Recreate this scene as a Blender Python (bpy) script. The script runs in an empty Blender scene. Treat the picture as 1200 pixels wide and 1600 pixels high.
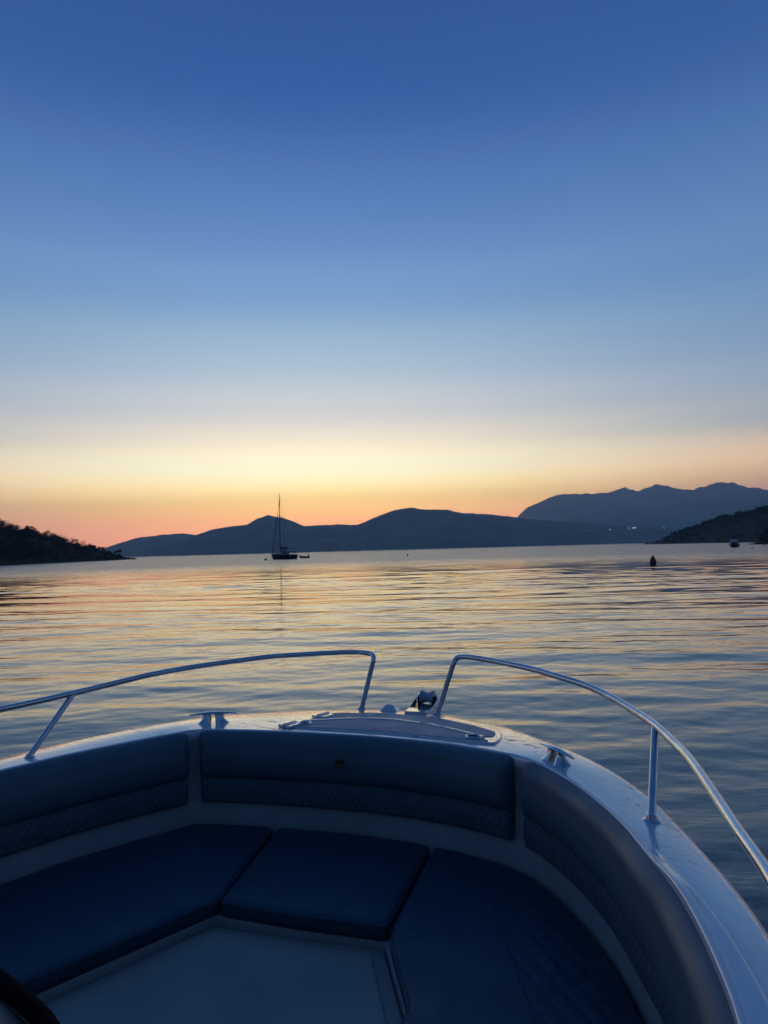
import bpy, bmesh, math, random
import numpy as np
from mathutils import Vector, Matrix
R = math.radians
sc = bpy.context.scene
COL = sc.collection
rng = random.Random(7)

# ------------------------------------------------------------------ camera
F_PX = 1150.0
roll = math.atan(0.0272)
pitch = math.atan(59 * math.cos(roll) / F_PX)
EYE = Vector((0, 0, 2.0))
fw = Vector((0, math.cos(pitch), math.sin(pitch)))
u0 = Vector((0, -math.sin(pitch), math.cos(pitch)))
r0 = Vector((1, 0, 0))
rt = math.cos(roll) * r0 - math.sin(roll) * u0
up = math.sin(roll) * r0 + math.cos(roll) * u0
cd = bpy.data.cameras.new('camera')
cam = bpy.data.objects.new('camera', cd)
COL.objects.link(cam)
cam.matrix_world = Matrix(((rt.x, up.x, -fw.x, EYE.x), (rt.y, up.y, -fw.y, EYE.y), (rt.z, up.z, -fw.z, EYE.z), (0, 0, 0, 1)))
cd.sensor_fit = 'VERTICAL'
cd.sensor_height = 36.0
cd.lens = 36.0 * F_PX / 1600.0
cd.clip_start = 0.05
cd.clip_end = 40000
sc.camera = cam

# ------------------------------------------------------------------ helpers
def smooth(x, a, b):
    t = min(1, max(0, (x - a) / (b - a)))
    return t * t * (3 - 2 * t)

def link(name, me, m=None, parent=None, smooth_shade=True):
    o = bpy.data.objects.new(name, me)
    COL.objects.link(o)
    if m is not None:
        me.materials.append(m)
    if parent is not None:
        o.parent = parent
    if smooth_shade:
        me.polygons.foreach_set('use_smooth', [True] * len(me.polygons))
    return o

def recalc(me):
    bm = bmesh.new(); bm.from_mesh(me)
    bmesh.ops.recalc_face_normals(bm, faces=bm.faces)
    bm.to_mesh(me); bm.free()

class MB:
    """Collects vertices and faces of ONE mesh."""
    def __init__(s):
        s.v, s.f = [], []
    def add(s, vs, fs):
        b = len(s.v)
        s.v += [tuple(v) for v in vs]
        s.f += [tuple(b + i for i in f) for f in fs]
    def box(s, x0, x1, y0, y1, z0, z1):
        s.add([(x, y, z) for z in (z0, z1) for y in (y0, y1) for x in (x0, x1)],
              [(0, 2, 3, 1), (4, 5, 7, 6), (0, 1, 5, 4), (2, 6, 7, 3), (0, 4, 6, 2), (1, 3, 7, 5)])
    def tube(s, path, rad, n=10, cap=True):
        P = [Vector(p) for p in path]
        rads = rad if isinstance(rad, (list, tuple)) else [rad] * len(P)
        t = (P[1] - P[0]).normalized()
        ref = Vector((0, 0, 1)) if abs(t.z) < 0.9 else Vector((1, 0, 0))
        nrm = (ref - t * ref.dot(t)).normalized()
        vs = []
        for i, p in enumerate(P):
            if i == 0: t = (P[1] - P[0]).normalized()
            elif i == len(P) - 1: t = (P[-1] - P[-2]).normalized()
            else: t = ((P[i + 1] - p).normalized() + (p - P[i - 1]).normalized()).normalized()
            nrm = (nrm - t * nrm.dot(t)).normalized()
            bn = t.cross(nrm)
            for k in range(n):
                a = 2 * math.pi * k / n
                vs.append(p + (nrm * math.cos(a) + bn * math.sin(a)) * rads[i])
        fs = [(i * n + k, i * n + (k + 1) % n, (i + 1) * n + (k + 1) % n, (i + 1) * n + k) for i in range(len(P) - 1) for k in range(n)]
        if cap:
            fs += [tuple(range(n))[::-1], tuple((len(P) - 1) * n + k for k in range(n))]
        s.add(vs, fs)
    def lathe(s, prof, c=(0, 0, 0), axis='z', n=24):
        vs = []
        for (r_, z) in prof:
            for k in range(n):
                a = 2 * math.pi * k / n
                x, y = r_ * math.cos(a), r_ * math.sin(a)
                p = (x, y, z) if axis == 'z' else ((z, x, y) if axis == 'x' else (x, z, y))
                vs.append((p[0] + c[0], p[1] + c[1], p[2] + c[2]))
        m = len(prof)
        fs = [(i * n + k, i * n + (k + 1) % n, (i + 1) * n + (k + 1) % n, (i + 1) * n + k) for i in range(m - 1) for k in range(n)]
        fs += [tuple(range(n))[::-1], tuple((m - 1) * n + k for k in range(n))]
        s.add(vs, fs)
    def prism(s, poly, z0, z1):
        n = len(poly)
        s.add([(x, y, z0) for x, y in poly] + [(x, y, z1) for x, y in poly],
              [tuple(range(n))[::-1], tuple(range(n, 2 * n))] + [(i, (i + 1) % n, n + (i + 1) % n, n + i) for i in range(n)])
    def grid(s, rows, closed=False):
        m = len(rows[0])
        vs = [p for r_ in rows for p in r_]
        fs = []
        for i in range(len(rows) - 1):
            for k in range(m if closed else m - 1):
                fs.append((i * m + k, i * m + (k + 1) % m, (i + 1) * m + (k + 1) % m, (i + 1) * m + k))
        s.add(vs, fs)
    def build(s, name, m, parent=None, smooth_shade=True, bevel=0, seg=3, fix=True, angle=35):
        me = bpy.data.meshes.new(name)
        me.from_pydata(s.v, [], s.f); me.update()
        if fix: recalc(me)
        o = link(name, me, m, parent, smooth_shade)
        if bevel:
            b = o.modifiers.new('bevel', 'BEVEL'); b.width = bevel; b.segments = seg; b.limit_method = 'ANGLE'; b.angle_limit = R(30)
            b.harden_normals = False
        if smooth_shade:
            try:
                me.set_sharp_from_angle(angle=R(angle))
            except Exception:
                pass
        return o

def catmull(pts, n):
    P = [Vector(p) for p in pts]
    P = [P[0] * 2 - P[1]] + P + [P[-1] * 2 - P[-2]]
    out = []
    for i in range(1, len(P) - 2):
        for k in range(n):
            t = k / n
            a, b, c, d = P[i - 1], P[i], P[i + 1], P[i + 2]
            out.append(0.5 * ((2 * b) + (c - a) * t + (2 * a - 5 * b + 4 * c - d) * t * t + (3 * b - a - 3 * c + d) * t ** 3))
    out.append(P[-2].copy())
    return out

def thing(name, label, cat, loc=(0, 0, 0), rz=0.0, group=None):
    o = bpy.data.objects.new(name, None)
    o.empty_display_size = 0.2
    COL.objects.link(o)
    o.location = loc; o.rotation_euler = (0, 0, rz)
    tag(o, label, cat, group)
    return o

def tag(o, label=None, cat=None, group=None, kind=None):
    if label: o['label'] = label
    if cat: o['category'] = cat
    if group: o['group'] = group
    if kind: o['kind'] = kind
    return o

# ------------------------------------------------------------------ materials
def mat(name, col, rough=0.5, metal=0.0, col2=None, scale=4.0, detail=4.0, rough2=None, bump=0.0, bscale=None, spec=0.5, lo=0.35, hi=0.65, stretch=None):
    m = bpy.data.materials.new(name); m.use_nodes = True
    nt = m.node_tree; N = nt.nodes; L = nt.links
    b = N['Principled BSDF']
    b.inputs['Base Color'].default_value = (*col, 1)
    b.inputs['Roughness'].default_value = rough
    b.inputs['Metallic'].default_value = metal
    b.inputs['Specular IOR Level'].default_value = spec
    if col2 is not None or rough2 is not None or bump:
        tc = N.new('ShaderNodeTexCoord'); mp = N.new('ShaderNodeMapping'); L.new(tc.outputs['Object'], mp.inputs[0])
        if stretch: mp.inputs['Scale'].default_value = stretch
        nz = N.new('ShaderNodeTexNoise'); nz.inputs['Scale'].default_value = scale; nz.inputs['Detail'].default_value = detail
        L.new(mp.outputs[0], nz.inputs['Vector'])
        mr = N.new('ShaderNodeMapRange'); mr.inputs['From Min'].default_value = lo; mr.inputs['From Max'].default_value = hi
        L.new(nz.outputs['Fac'], mr.inputs['Value'])
        if col2 is not None:
            mx = N.new('ShaderNodeMix'); mx.data_type = 'RGBA'
            mx.inputs['A'].default_value = (*col, 1); mx.inputs['B'].default_value = (*col2, 1)
            L.new(mr.outputs[0], mx.inputs['Factor']); L.new(mx.outputs['Result'], b.inputs['Base Color'])
        if rough2 is not None:
            m2 = N.new('ShaderNodeMapRange'); m2.inputs['To Min'].default_value = rough; m2.inputs['To Max'].default_value = rough2
            L.new(mr.outputs[0], m2.inputs['Value']); L.new(m2.outputs[0], b.inputs['Roughness'])
        if bump:
            nb = N.new('ShaderNodeTexNoise'); nb.inputs['Scale'].default_value = bscale or scale * 6; nb.inputs['Detail'].default_value = 3
            L.new(mp.outputs[0], nb.inputs['Vector'])
            bp = N.new('ShaderNodeBump'); bp.inputs['Strength'].default_value = bump; bp.inputs['Distance'].default_value = 0.01
            L.new(nb.outputs['Fac'], bp.inputs['Height']); L.new(bp.outputs[0], b.inputs['Normal'])
    return m

def math_node(nt, op, a, b=None, clamp=False):
    n = nt.nodes.new('ShaderNodeMath'); n.operation = op; n.use_clamp = clamp
    for i, x in enumerate((a, b)):
        if x is None: continue
        if isinstance(x, (int, float)): n.inputs[i].default_value = x
        else: nt.links.new(x, n.inputs[i])
    return n.outputs[0]

M = {}
M['gelcoat_inner'] = mat('liner gelcoat', (.34, .34, .335), .3, col2=(.30, .30, .295), scale=2.5, rough2=.42)
M['filler'] = mat('filler panel gelcoat', (.33, .285, .245), .45, col2=(.29, .25, .215), scale=3, rough2=.6, bump=.08, bscale=220)
M['strip'] = mat('white inlay strip', (.78, .78, .76), .25)
M['hull'] = mat('hull gelcoat', (.6, .62, .64), .15)
M['rubber'] = mat('black rubber', (.012, .013, .016), .5, col2=(.02, .02, .022), scale=9)
M['steel'] = mat('polished stainless steel', (.66, .67, .68), .09, 1.0, col2=(.54, .56, .58), scale=14, rough2=.2)
M['roller'] = mat('grey roller plastic', (.30, .36, .46), .4, col2=(.24, .30, .40), scale=30)
M['hatch'] = mat('hatch nonskid', (.36, .40, .45), .5, col2=(.31, .35, .40), scale=6, rough2=.62, bump=.5, bscale=190)
M['dash'] = mat('dash vinyl', (.34, .25, .19), .85, col2=(.10, .085, .08), scale=9, bump=.2, bscale=80, spec=.1)
M['black'] = mat('black trim', (.0022, .0022, .004), .9, col2=(.0035, .0035, .005), scale=10, spec=.05)
M['emblem_dark'] = mat('emblem dark thread', (.03, .012, .006), .8, bump=.3, bscale=400)
M['emblem_tan'] = mat('emblem tan thread', (.13, .075, .04), .8, bump=.3, bscale=400)

def gelcoat_deck():
    """White gelcoat with dried salt marks and grit lying on it."""
    m = mat('deck gelcoat', (.70, .71, .72), .10, col2=(.60, .61, .63), scale=3.0, detail=6, rough2=.26)
    nt = m.node_tree; N = nt.nodes; L = nt.links; b = N['Principled BSDF']
    tc = N.new('ShaderNodeTexCoord')
    n1 = N.new('ShaderNodeTexNoise'); n1.inputs['Scale'].default_value = 26; n1.inputs['Detail'].default_value = 7; n1.inputs['Roughness'].default_value = .7
    n1.inputs['Distortion'].default_value = 1.2
    mpx = N.new('ShaderNodeMapping'); mpx.inputs['Scale'].default_value = (.55, 1.5, 1); mpx.inputs['Rotation'].default_value = (0, 0, .5)
    L.new(tc.outputs['Object'], mpx.inputs[0])
    L.new(mpx.outputs[0], n1.inputs['Vector'])
    s1 = N.new('ShaderNodeMapRange'); s1.inputs['From Min'].default_value = .54; s1.inputs['From Max'].default_value = .63
    L.new(n1.outputs['Fac'], s1.inputs['Value'])
    # the grime lies in patches, mostly on the foredeck
    n0 = N.new('ShaderNodeTexNoise'); n0.inputs['Scale'].default_value = 2.6; n0.inputs['Detail'].default_value = 2
    L.new(tc.outputs['Object'], n0.inputs['Vector'])
    sx = N.new('ShaderNodeSeparateXYZ'); L.new(tc.outputs['Object'], sx.inputs[0])
    fwd = N.new('ShaderNodeMapRange'); fwd.inputs['From Min'].default_value = 1.7; fwd.inputs['From Max'].default_value = 2.7
    fwd.inputs['To Min'].default_value = .15; fwd.inputs['To Max'].default_value = 1.0
    L.new(sx.outputs['Y'], fwd.inputs['Value'])
    pm = N.new('ShaderNodeMapRange'); pm.inputs['From Min'].default_value = .38; pm.inputs['From Max'].default_value = .6
    L.new(n0.outputs['Fac'], pm.inputs['Value'])
    k = math_node(nt, 'MULTIPLY', s1.outputs[0], math_node(nt, 'MULTIPLY', fwd.outputs[0], pm.outputs[0]))
    old = b.inputs['Base Color'].links[0].from_socket
    mx = N.new('ShaderNodeMix'); mx.data_type = 'RGBA'; mx.inputs['B'].default_value = (.20, .17, .15, 1)
    L.new(math_node(nt, 'MULTIPLY', k, .8), mx.inputs['Factor']); L.new(old, mx.inputs['A']); L.new(mx.outputs['Result'], b.inputs['Base Color'])
    ro = b.inputs['Roughness'].links[0].from_socket
    L.new(math_node(nt, 'ADD', ro, math_node(nt, 'MULTIPLY', k, .45)), b.inputs['Roughness'])
    L.new(math_node(nt, 'SUBTRACT', 1.0, math_node(nt, 'MULTIPLY', k, .75)), b.inputs['Coat Weight']); L.new(math_node(nt, 'ADD', .07, math_node(nt, 'MULTIPLY', k, .4)), b.inputs['Coat Roughness']); b.inputs['Coat IOR'].default_value = 1.8
    bp = N.new('ShaderNodeBump'); bp.inputs['Strength'].default_value = .10; bp.inputs['Distance'].default_value = .002
    L.new(n1.outputs['Fac'], bp.inputs['Height']); L.new(bp.outputs[0], b.inputs['Normal'])
    return m
M['gelcoat'] = gelcoat_deck()

def quilt_mat(name, col, col2, rough, coord='uv', cell=.05, mask=None, depth=.006):
    """Vinyl stitched in diamonds; the UV map is in metres along and across the pad."""
    m = mat(name, col, rough, col2=col2, scale=9, rough2=rough + .12)
    nt = m.node_tree; N = nt.nodes; L = nt.links; b = N['Principled BSDF']
    tc = N.new('ShaderNodeTexCoord')
    src = tc.outputs['UV'] if coord == 'uv' else tc.outputs['Object']
    s = N.new('ShaderNodeSeparateXYZ'); L.new(src, s.inputs[0])
    a = math_node(nt, 'ADD', math_node(nt, 'DIVIDE', s.outputs[0], cell * .75), math_node(nt, 'DIVIDE', s.outputs[1], cell))
    c = math_node(nt, 'SUBTRACT', math_node(nt, 'DIVIDE', s.outputs[0], cell * .75), math_node(nt, 'DIVIDE', s.outputs[1], cell))
    h = None
    for q in (a, c):
        t = math_node(nt, 'PINGPONG', q, .5)          # 0 on a seam, .5 mid cell
        t = math_node(nt, 'POWER', math_node(nt, 'MULTIPLY', t, 2.0, True), .33)
        h = t if h is None else math_node(nt, 'MULTIPLY', h, t)
    if mask is not None:
        ms = mask(nt, s)
        h = math_node(nt, 'ADD', math_node(nt, 'MULTIPLY', h, ms), math_node(nt, 'SUBTRACT', 1.0, ms))
    bp = N.new('ShaderNodeBump'); bp.inputs['Strength'].default_value = 1.0; bp.inputs['Distance'].default_value = depth
    nz = N.new('ShaderNodeTexNoise'); nz.inputs['Scale'].default_value = 260; nz.inputs['Detail'].default_value = 2
    L.new(tc.outputs['Object'], nz.inputs['Vector'])
    nw = N.new('ShaderNodeTexNoise'); nw.inputs['Scale'].default_value = 7; nw.inputs['Detail'].default_value = 2; nw.inputs['Distortion'].default_value = .8
    L.new(tc.outputs['Object'], nw.inputs['Vector'])
    h2 = math_node(nt, 'ADD', math_node(nt, 'ADD', h, math_node(nt, 'MULTIPLY', nw.outputs['Fac'], 1.6)), math_node(nt, 'MULTIPLY', nz.outputs['Fac'], .05))
    L.new(h2, bp.inputs['Height']); L.new(bp.outputs[0], b.inputs['Normal'])
    return m
BOL, BOL2 = (.068, .122, .152), (.058, .106, .132)
M['bolster'] = mat('slate vinyl', BOL, .42, col2=BOL2, scale=3.5, rough2=.55, bump=.12, bscale=260)
M['quilt'] = quilt_mat('quilted slate vinyl', (.07, .112, .138), (.06, .097, .12), .5, 'uv', .048, None, .004)
NAVY, NAVY2 = (.006, .047, .074), (.005, .041, .065)
def seat_mask(nt, s):
    # quilting runs along the outboard half of the cushion (object space, metres)
    d = math_node(nt, 'ADD', s.outputs[0], math_node(nt, 'MULTIPLY', s.outputs[1], .42))
    mr = nt.nodes.new('ShaderNodeMapRange'); mr.inputs['From Min'].default_value = 1.695; mr.inputs['From Max'].default_value = 1.705
    nt.links.new(d, mr.inputs['Value'])
    return mr.outputs[0]
def seat_mask_port(nt, s):
    d = math_node(nt, 'SUBTRACT', math_node(nt, 'MULTIPLY', s.outputs[1], .42), s.outputs[0])
    mr = nt.nodes.new('ShaderNodeMapRange'); mr.inputs['From Min'].default_value = 1.695; mr.inputs['From Max'].default_value = 1.705
    nt.links.new(d, mr.inputs['Value'])
    return mr.outputs[0]
def seat_mask_bow(nt, s):
    mr = nt.nodes.new('ShaderNodeMapRange'); mr.inputs['From Min'].default_value = 2.715; mr.inputs['From Max'].default_value = 2.725
    nt.links.new(s.outputs[1], mr.inputs['Value'])
    return mr.outputs[0]
M['seat_star'] = quilt_mat('navy seat vinyl starboard', NAVY, NAVY2, .42, 'object', .090, seat_mask, .0036)
M['seat_port'] = quilt_mat('navy seat vinyl port', NAVY, NAVY2, .42, 'object', .075, seat_mask_port, .003)
M['seat_bow'] = quilt_mat('navy seat vinyl bow', NAVY, NAVY2, .42, 'object', .075, seat_mask_bow, .003)

# ------------------------------------------------------------------ sky, sun
SUN_AZ = -6.0           # degrees to the right of +Y: the glow stands just over the middle of the bay
w = bpy.data.worlds.new('World'); sc.world = w; w.use_nodes = True
nt = w.node_tree; N = nt.nodes; L = nt.links
tc = N.new('ShaderNodeTexCoord')
vn = N.new('ShaderNodeVectorMath'); vn.operation = 'NORMALIZE'; L.new(tc.outputs['Generated'], vn.inputs[0])
sx = N.new('ShaderNodeSeparateXYZ'); L.new(vn.outputs[0], sx.inputs[0])
el = math_node(nt, 'MULTIPLY', math_node(nt, 'ARCSINE', sx.outputs[2]), 180 / math.pi / 90)   # 0 horizon .. 1 zenith
def ramp(stops):
    r_ = N.new('ShaderNodeValToRGB'); r_.color_ramp.interpolation = 'CARDINAL'
    e = r_.color_ramp.elements
    for i, (deg, c) in enumerate(stops):
        x = e[i] if i < 2 else e.new(deg / 90)
        x.position = deg / 90; x.color = (*[q / 12 for q in c], 1)      # kept under 1, scaled back below
    L.new(el, r_.inputs[0])
    v_ = N.new('ShaderNodeVectorMath'); v_.operation = 'SCALE'; v_.inputs['Scale'].default_value = 12.0
    L.new(r_.outputs[0], v_.inputs[0])
    return v_.outputs[0]
SUNWARD = [(0, (6.4735, 2.2904, 0.9624)), (2.4, (6.2131, 2.6291, 0.8346)), (3.9, (5.6667, 3.5565, 0.9006)), (5.9, (3.5152, 3.1058, 1.7876)), (7.9, (2.5037, 2.1287, 1.4048)), (9.9, (1.4798, 1.3636, 1.1678)), (12.8, (0.8445, 0.9656, 1.0207)), (17.6, (0.3669, 0.5773, 0.8383)), (22, (0.1846, 0.3674, 0.7086)), (30, (0.053, 0.1568, 0.457)), (38, (0.0194, 0.0863, 0.3118)), (60, (0.0146, 0.0735, 0.255)), (90, (0.012, 0.0572, 0.2048))]
AWAY = [(0, (0.04, 0.075, 0.13)), (6, (0.05, 0.095, 0.165)), (12, (0.05, 0.11, 0.21)), (20, (0.042, 0.112, 0.245)), (35, (0.028, 0.098, 0.25)), (60, (0.016, 0.075, 0.225)), (90, (0.012, 0.057, 0.205))]
SIDE = [(0, (2.1264, 0.8394, 0.6895)), (2.4, (2.538, 1.1834, 0.759)), (3.9, (2.416, 1.2757, 0.6766)), (5.9, (2.1826, 1.3767, 0.7673)), (7.9, (0.8574, 0.8091, 0.7752)), (9.9, (0.558, 0.6661, 0.7643)), (12.8, (0.3391, 0.4994, 0.7243)), (17.6, (0.1827, 0.3605, 0.6305)), (22, (0.1269, 0.2868, 0.571)), (30, (0.0489, 0.148, 0.4097)), (38, (0.021, 0.0893, 0.306)), (60, (0.0138, 0.0748, 0.2496)), (90, (0.012, 0.0572, 0.2048))]
h2 = math_node(nt, 'SQRT', math_node(nt, 'MAXIMUM', math_node(nt, 'SUBTRACT', 1.0, math_node(nt, 'MULTIPLY', sx.outputs[2], sx.outputs[2])), 1e-5))
sd = math_node(nt, 'ADD', math_node(nt, 'MULTIPLY', sx.outputs[0], math.sin(R(SUN_AZ))), math_node(nt, 'MULTIPLY', sx.outputs[1], math.cos(R(SUN_AZ))))
az = math_node(nt, 'MULTIPLY', math_node(nt, 'ARCCOSINE', math_node(nt, 'DIVIDE', sd, h2)), 180 / math.pi)     # degrees away from the glow
def mrange(v, a, b):
    m_ = N.new('ShaderNodeMapRange'); m_.interpolation_type = 'SMOOTHSTEP'
    m_.inputs['From Min'].default_value = a; m_.inputs['From Max'].default_value = b
    L.new(v, m_.inputs['Value']); return m_.outputs[0]
def mixc(f, a, b):
    m_ = N.new('ShaderNodeMix'); m_.data_type = 'RGBA'
    L.new(f, m_.inputs['Factor']); L.new(a, m_.inputs['A']); L.new(b, m_.inputs['B']); return m_.outputs['Result']
sky = mixc(mrange(az, 0, 42), ramp(SUNWARD), ramp(SIDE))
sky = mixc(mrange(az, 36, 135), sky, ramp(AWAY))
# the physical twilight sky adds its own share to the afterglow
ns = N.new('ShaderNodeTexSky'); ns.sky_type = 'NISHITA'; ns.sun_disc = False
ns.sun_elevation = R(-1.0); ns.sun_rotation = R(SUN_AZ); ns.ozone_density = 3.0; ns.dust_density = .6
vs_ = N.new('ShaderNodeVectorMath'); vs_.operation = 'SCALE'; L.new(ns.outputs[0], vs_.inputs[0]); vs_.inputs['Scale'].default_value = .05
va = N.new('ShaderNodeVectorMath'); va.operation = 'ADD'; L.new(sky, va.inputs[0]); L.new(vs_.outputs[0], va.inputs[1])
bg = N['Background']; L.new(va.outputs[0], bg.inputs['Color']); bg.inputs['Strength'].default_value = 1.0

sl = bpy.data.lights.new('sun', 'SUN'); sl.energy = 0.3; sl.angle = R(0.5); sl.color = (1, .55, .28)
so = bpy.data.objects.new('sun', sl); COL.objects.link(so)
so.rotation_euler = (R(90 - 1.0), 0, R(180 - SUN_AZ) )   # shines from low over the far hills (+Y)
so.rotation_euler = Vector((-math.sin(R(SUN_AZ)), -math.cos(R(SUN_AZ)), -math.sin(R(0.6)))).to_track_quat('-Z', 'Y').to_euler()

vsr = sc.view_settings
vsr.view_transform = 'Standard'; vsr.look = 'None'; vsr.exposure = 0.0; vsr.gamma = 1.0
sc.cycles.max_bounces = 6; sc.cycles.diffuse_bounces = 3; sc.cycles.glossy_bounces = 4; sc.cycles.volume_bounces = 0
sc.cycles.use_denoising = True
sc.cycles.sample_clamp_indirect = 8.0

# ------------------------------------------------------------------ sea
def make_sea():
    ang = []
    t = -40.0
    while t < 40.0001: ang.append(t); t += .085
    st = .12
    while t < 319.9:
        ang.append(t)
        st = min(st * 1.12, 3.5) if t < 180 else max(st / 1.12, .12) if 320 - t < 32 else st
        t += st
    A = np.radians(np.array(ang))
    rr = []
    r_ = .4
    while r_ < 13.6: rr.append(r_); r_ += .05 if r_ > 2.4 else .25
    dep = 2.0 / r_
    while dep > .0012: rr.append(2.0 / dep); dep -= .00018 if .015 < dep < .055 else .00036
    rr += [2200, 4000, 7000, 10400]
    Rr = np.array(rr)
    TH, RR = np.meshgrid(A, Rr)
    X = RR * np.sin(TH); Y = RR * np.cos(TH)
    Z = np.zeros_like(X)
    dr = np.gradient(Rr)[:, None]
    g = np.random.default_rng(5)
    n = 110
    lam = np.exp(g.uniform(math.log(.30), math.log(9), n))
    # wind patches: the ripple is livelier in some bands than in others
    patch = np.zeros_like(X)
    for _ in range(9):
        l_ = g.uniform(14, 55); th = g.normal(0, .45)
        patch += np.sin(2 * math.pi / l_ * (X * math.sin(th) * .45 + Y * math.cos(th)) + g.uniform(0, 7))
    patch = np.clip(1 + .28 * patch / math.sqrt(4.5), .35, 1.7)
    for i in range(n):
        l_ = lam[i]; k = 2 * math.pi / l_
        th = g.normal(0, .25) if l_ > .8 else g.normal(0, .5)
        slope = .0043 * (1.0 if l_ < 3.2 else 3.2 / l_) * (1 if l_ > .8 else .95)
        ph = g.uniform(0, 7)
        fade = np.clip((l_ / dr - 2.0) / 1.6, 0, 1)
        arg = k * (X * math.sin(th) + Y * math.cos(th)) + ph
        s = np.sin(arg)
        Z += slope / k * fade * (s + .30 * np.cos(2 * arg)) * (patch if l_ < 5 else 1)
    Z *= np.clip((2600 - RR) / 1500, 0, 1)
    nr, na = X.shape
    co = np.empty((nr * na + 1, 3), np.float32)
    co[:-1, 0] = X.ravel(); co[:-1, 1] = Y.ravel(); co[:-1, 2] = Z.ravel(); co[-1] = 0
    i0 = (np.arange(nr - 1)[:, None] * na + np.arange(na)[None, :])
    j = (np.arange(na) + 1) % na
    i1 = np.arange(nr - 1)[:, None] * na + j[None, :]
    q = np.stack([i0, i0 + na, i1 + na, i1], -1).reshape(-1, 4)
    me = bpy.data.meshes.new('sea')
    me.vertices.add(len(co)); me.vertices.foreach_set('co', co.ravel())
    me.loops.add(q.size); me.loops.foreach_set('vertex_index', q.astype(np.int32).ravel())
    me.polygons.add(len(q)); me.polygons.foreach_set('loop_start', np.arange(0, q.size, 4, dtype=np.int32))
    me.polygons.foreach_set('use_smooth', np.ones(len(q), bool))
    me.update(calc_edges=True); me.validate()
    m = bpy.data.materials.new('sea water'); m.use_nodes = True
    nt = m.node_tree; N = nt.nodes; L = nt.links; b = N['Principled BSDF']
    b.inputs['Base Color'].default_value = (.002, .006, .011, 1); b.inputs['IOR'].default_value = 1.65
    b.inputs['Roughness'].default_value = .03
    ge = N.new('ShaderNodeNewGeometry')
    ln = N.new('ShaderNodeVectorMath'); ln.operation = 'LENGTH'; L.new(ge.outputs['Position'], ln.inputs[0])
    mr = N.new('ShaderNodeMapRange'); mr.inputs['From Min'].default_value = 40; mr.inputs['From Max'].default_value = 150
    mr.inputs['To Min'].default_value = .03; mr.inputs['To Max'].default_value = .30
    mr.interpolation_type = 'SMOOTHSTEP'
    L.new(ln.outputs['Value'], mr.inputs['Value']); L.new(mr.outputs[0], b.inputs['Roughness'])
    mp = N.new('ShaderNodeMapping'); mp.inputs['Scale'].default_value = (1, 2.0, 1); L.new(ge.outputs['Position'], mp.inputs[0])
    nz = N.new('ShaderNodeTexNoise'); nz.inputs['Scale'].default_value = 4.0; nz.inputs['Detail'].default_value = 4; L.new(mp.outputs[0], nz.inputs['Vector'])
    ms = N.new('ShaderNodeMapRange'); ms.inputs['From Min'].default_value = 3; ms.inputs['From Max'].default_value = 45
    ms.inputs['To Min'].default_value = .15; ms.inputs['To Max'].default_value = .0
    L.new(ln.outputs['Value'], ms.inputs['Value'])
    bp = N.new('ShaderNodeBump'); bp.inputs['Distance'].default_value = .03
    L.new(ms.outputs[0], bp.inputs['Strength']); L.new(nz.outputs['Fac'], bp.inputs['Height']); L.new(bp.outputs[0], b.inputs['Normal'])
    o = link('sea', me, m, smooth_shade=False)
    tag(o, 'rippled bay water carrying the orange and blue of the dusk sky', 'water', kind='structure')
make_sea()

# ------------------------------------------------------------------ hills and mountains
def hash_noise(x, seed, octs=4, base=1.0):
    v, a, f = 0, 1, base
    for o in range(octs):
        g = np.random.default_rng(seed * 31 + o)
        tab = g.uniform(-1, 1, 512)
        q = x * f; i = np.floor(q).astype(int); t = q - i; t = t * t * (3 - 2 * t)
        v = v + a * (tab[i % 512] * (1 - t) + tab[(i + 1) % 512] * t); a *= .5; f *= 2.03
    return v
def hash_noise2(x, y, seed, octs=4):
    v, a, f = 0, 1, 1.0
    for o in range(octs):
        g = np.random.default_rng(seed * 17 + o)
        tab = g.uniform(-1, 1, (256, 256))
        qx, qy = x * f, y * f
        i, j = np.floor(qx).astype(int), np.floor(qy).astype(int)
        tx, ty = qx - i, qy - j
        tx = tx * tx * (3 - 2 * tx); ty = ty * ty * (3 - 2 * ty)
        T = lambda a_, b_: tab[a_ % 256, b_ % 256]
        v = v + a * ((T(i, j) * (1 - tx) + T(i + 1, j) * tx) * (1 - ty) + (T(i, j + 1) * (1 - tx) + T(i + 1, j + 1) * tx) * ty)
        a *= .5; f *= 2.0
    return v

def smooth_interp(x, xp, fp, k=0.35):
    y = np.interp(x, xp, fp)
    d = x[1] - x[0]; n = max(1, int(k / d))
    if n > 1:
        ker = np.hanning(n + 2)[1:-1]; ker /= ker.sum()
        y = np.convolve(np.pad(y, n, mode='edge'), ker, mode='same')[n:-n]
    return y

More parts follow.
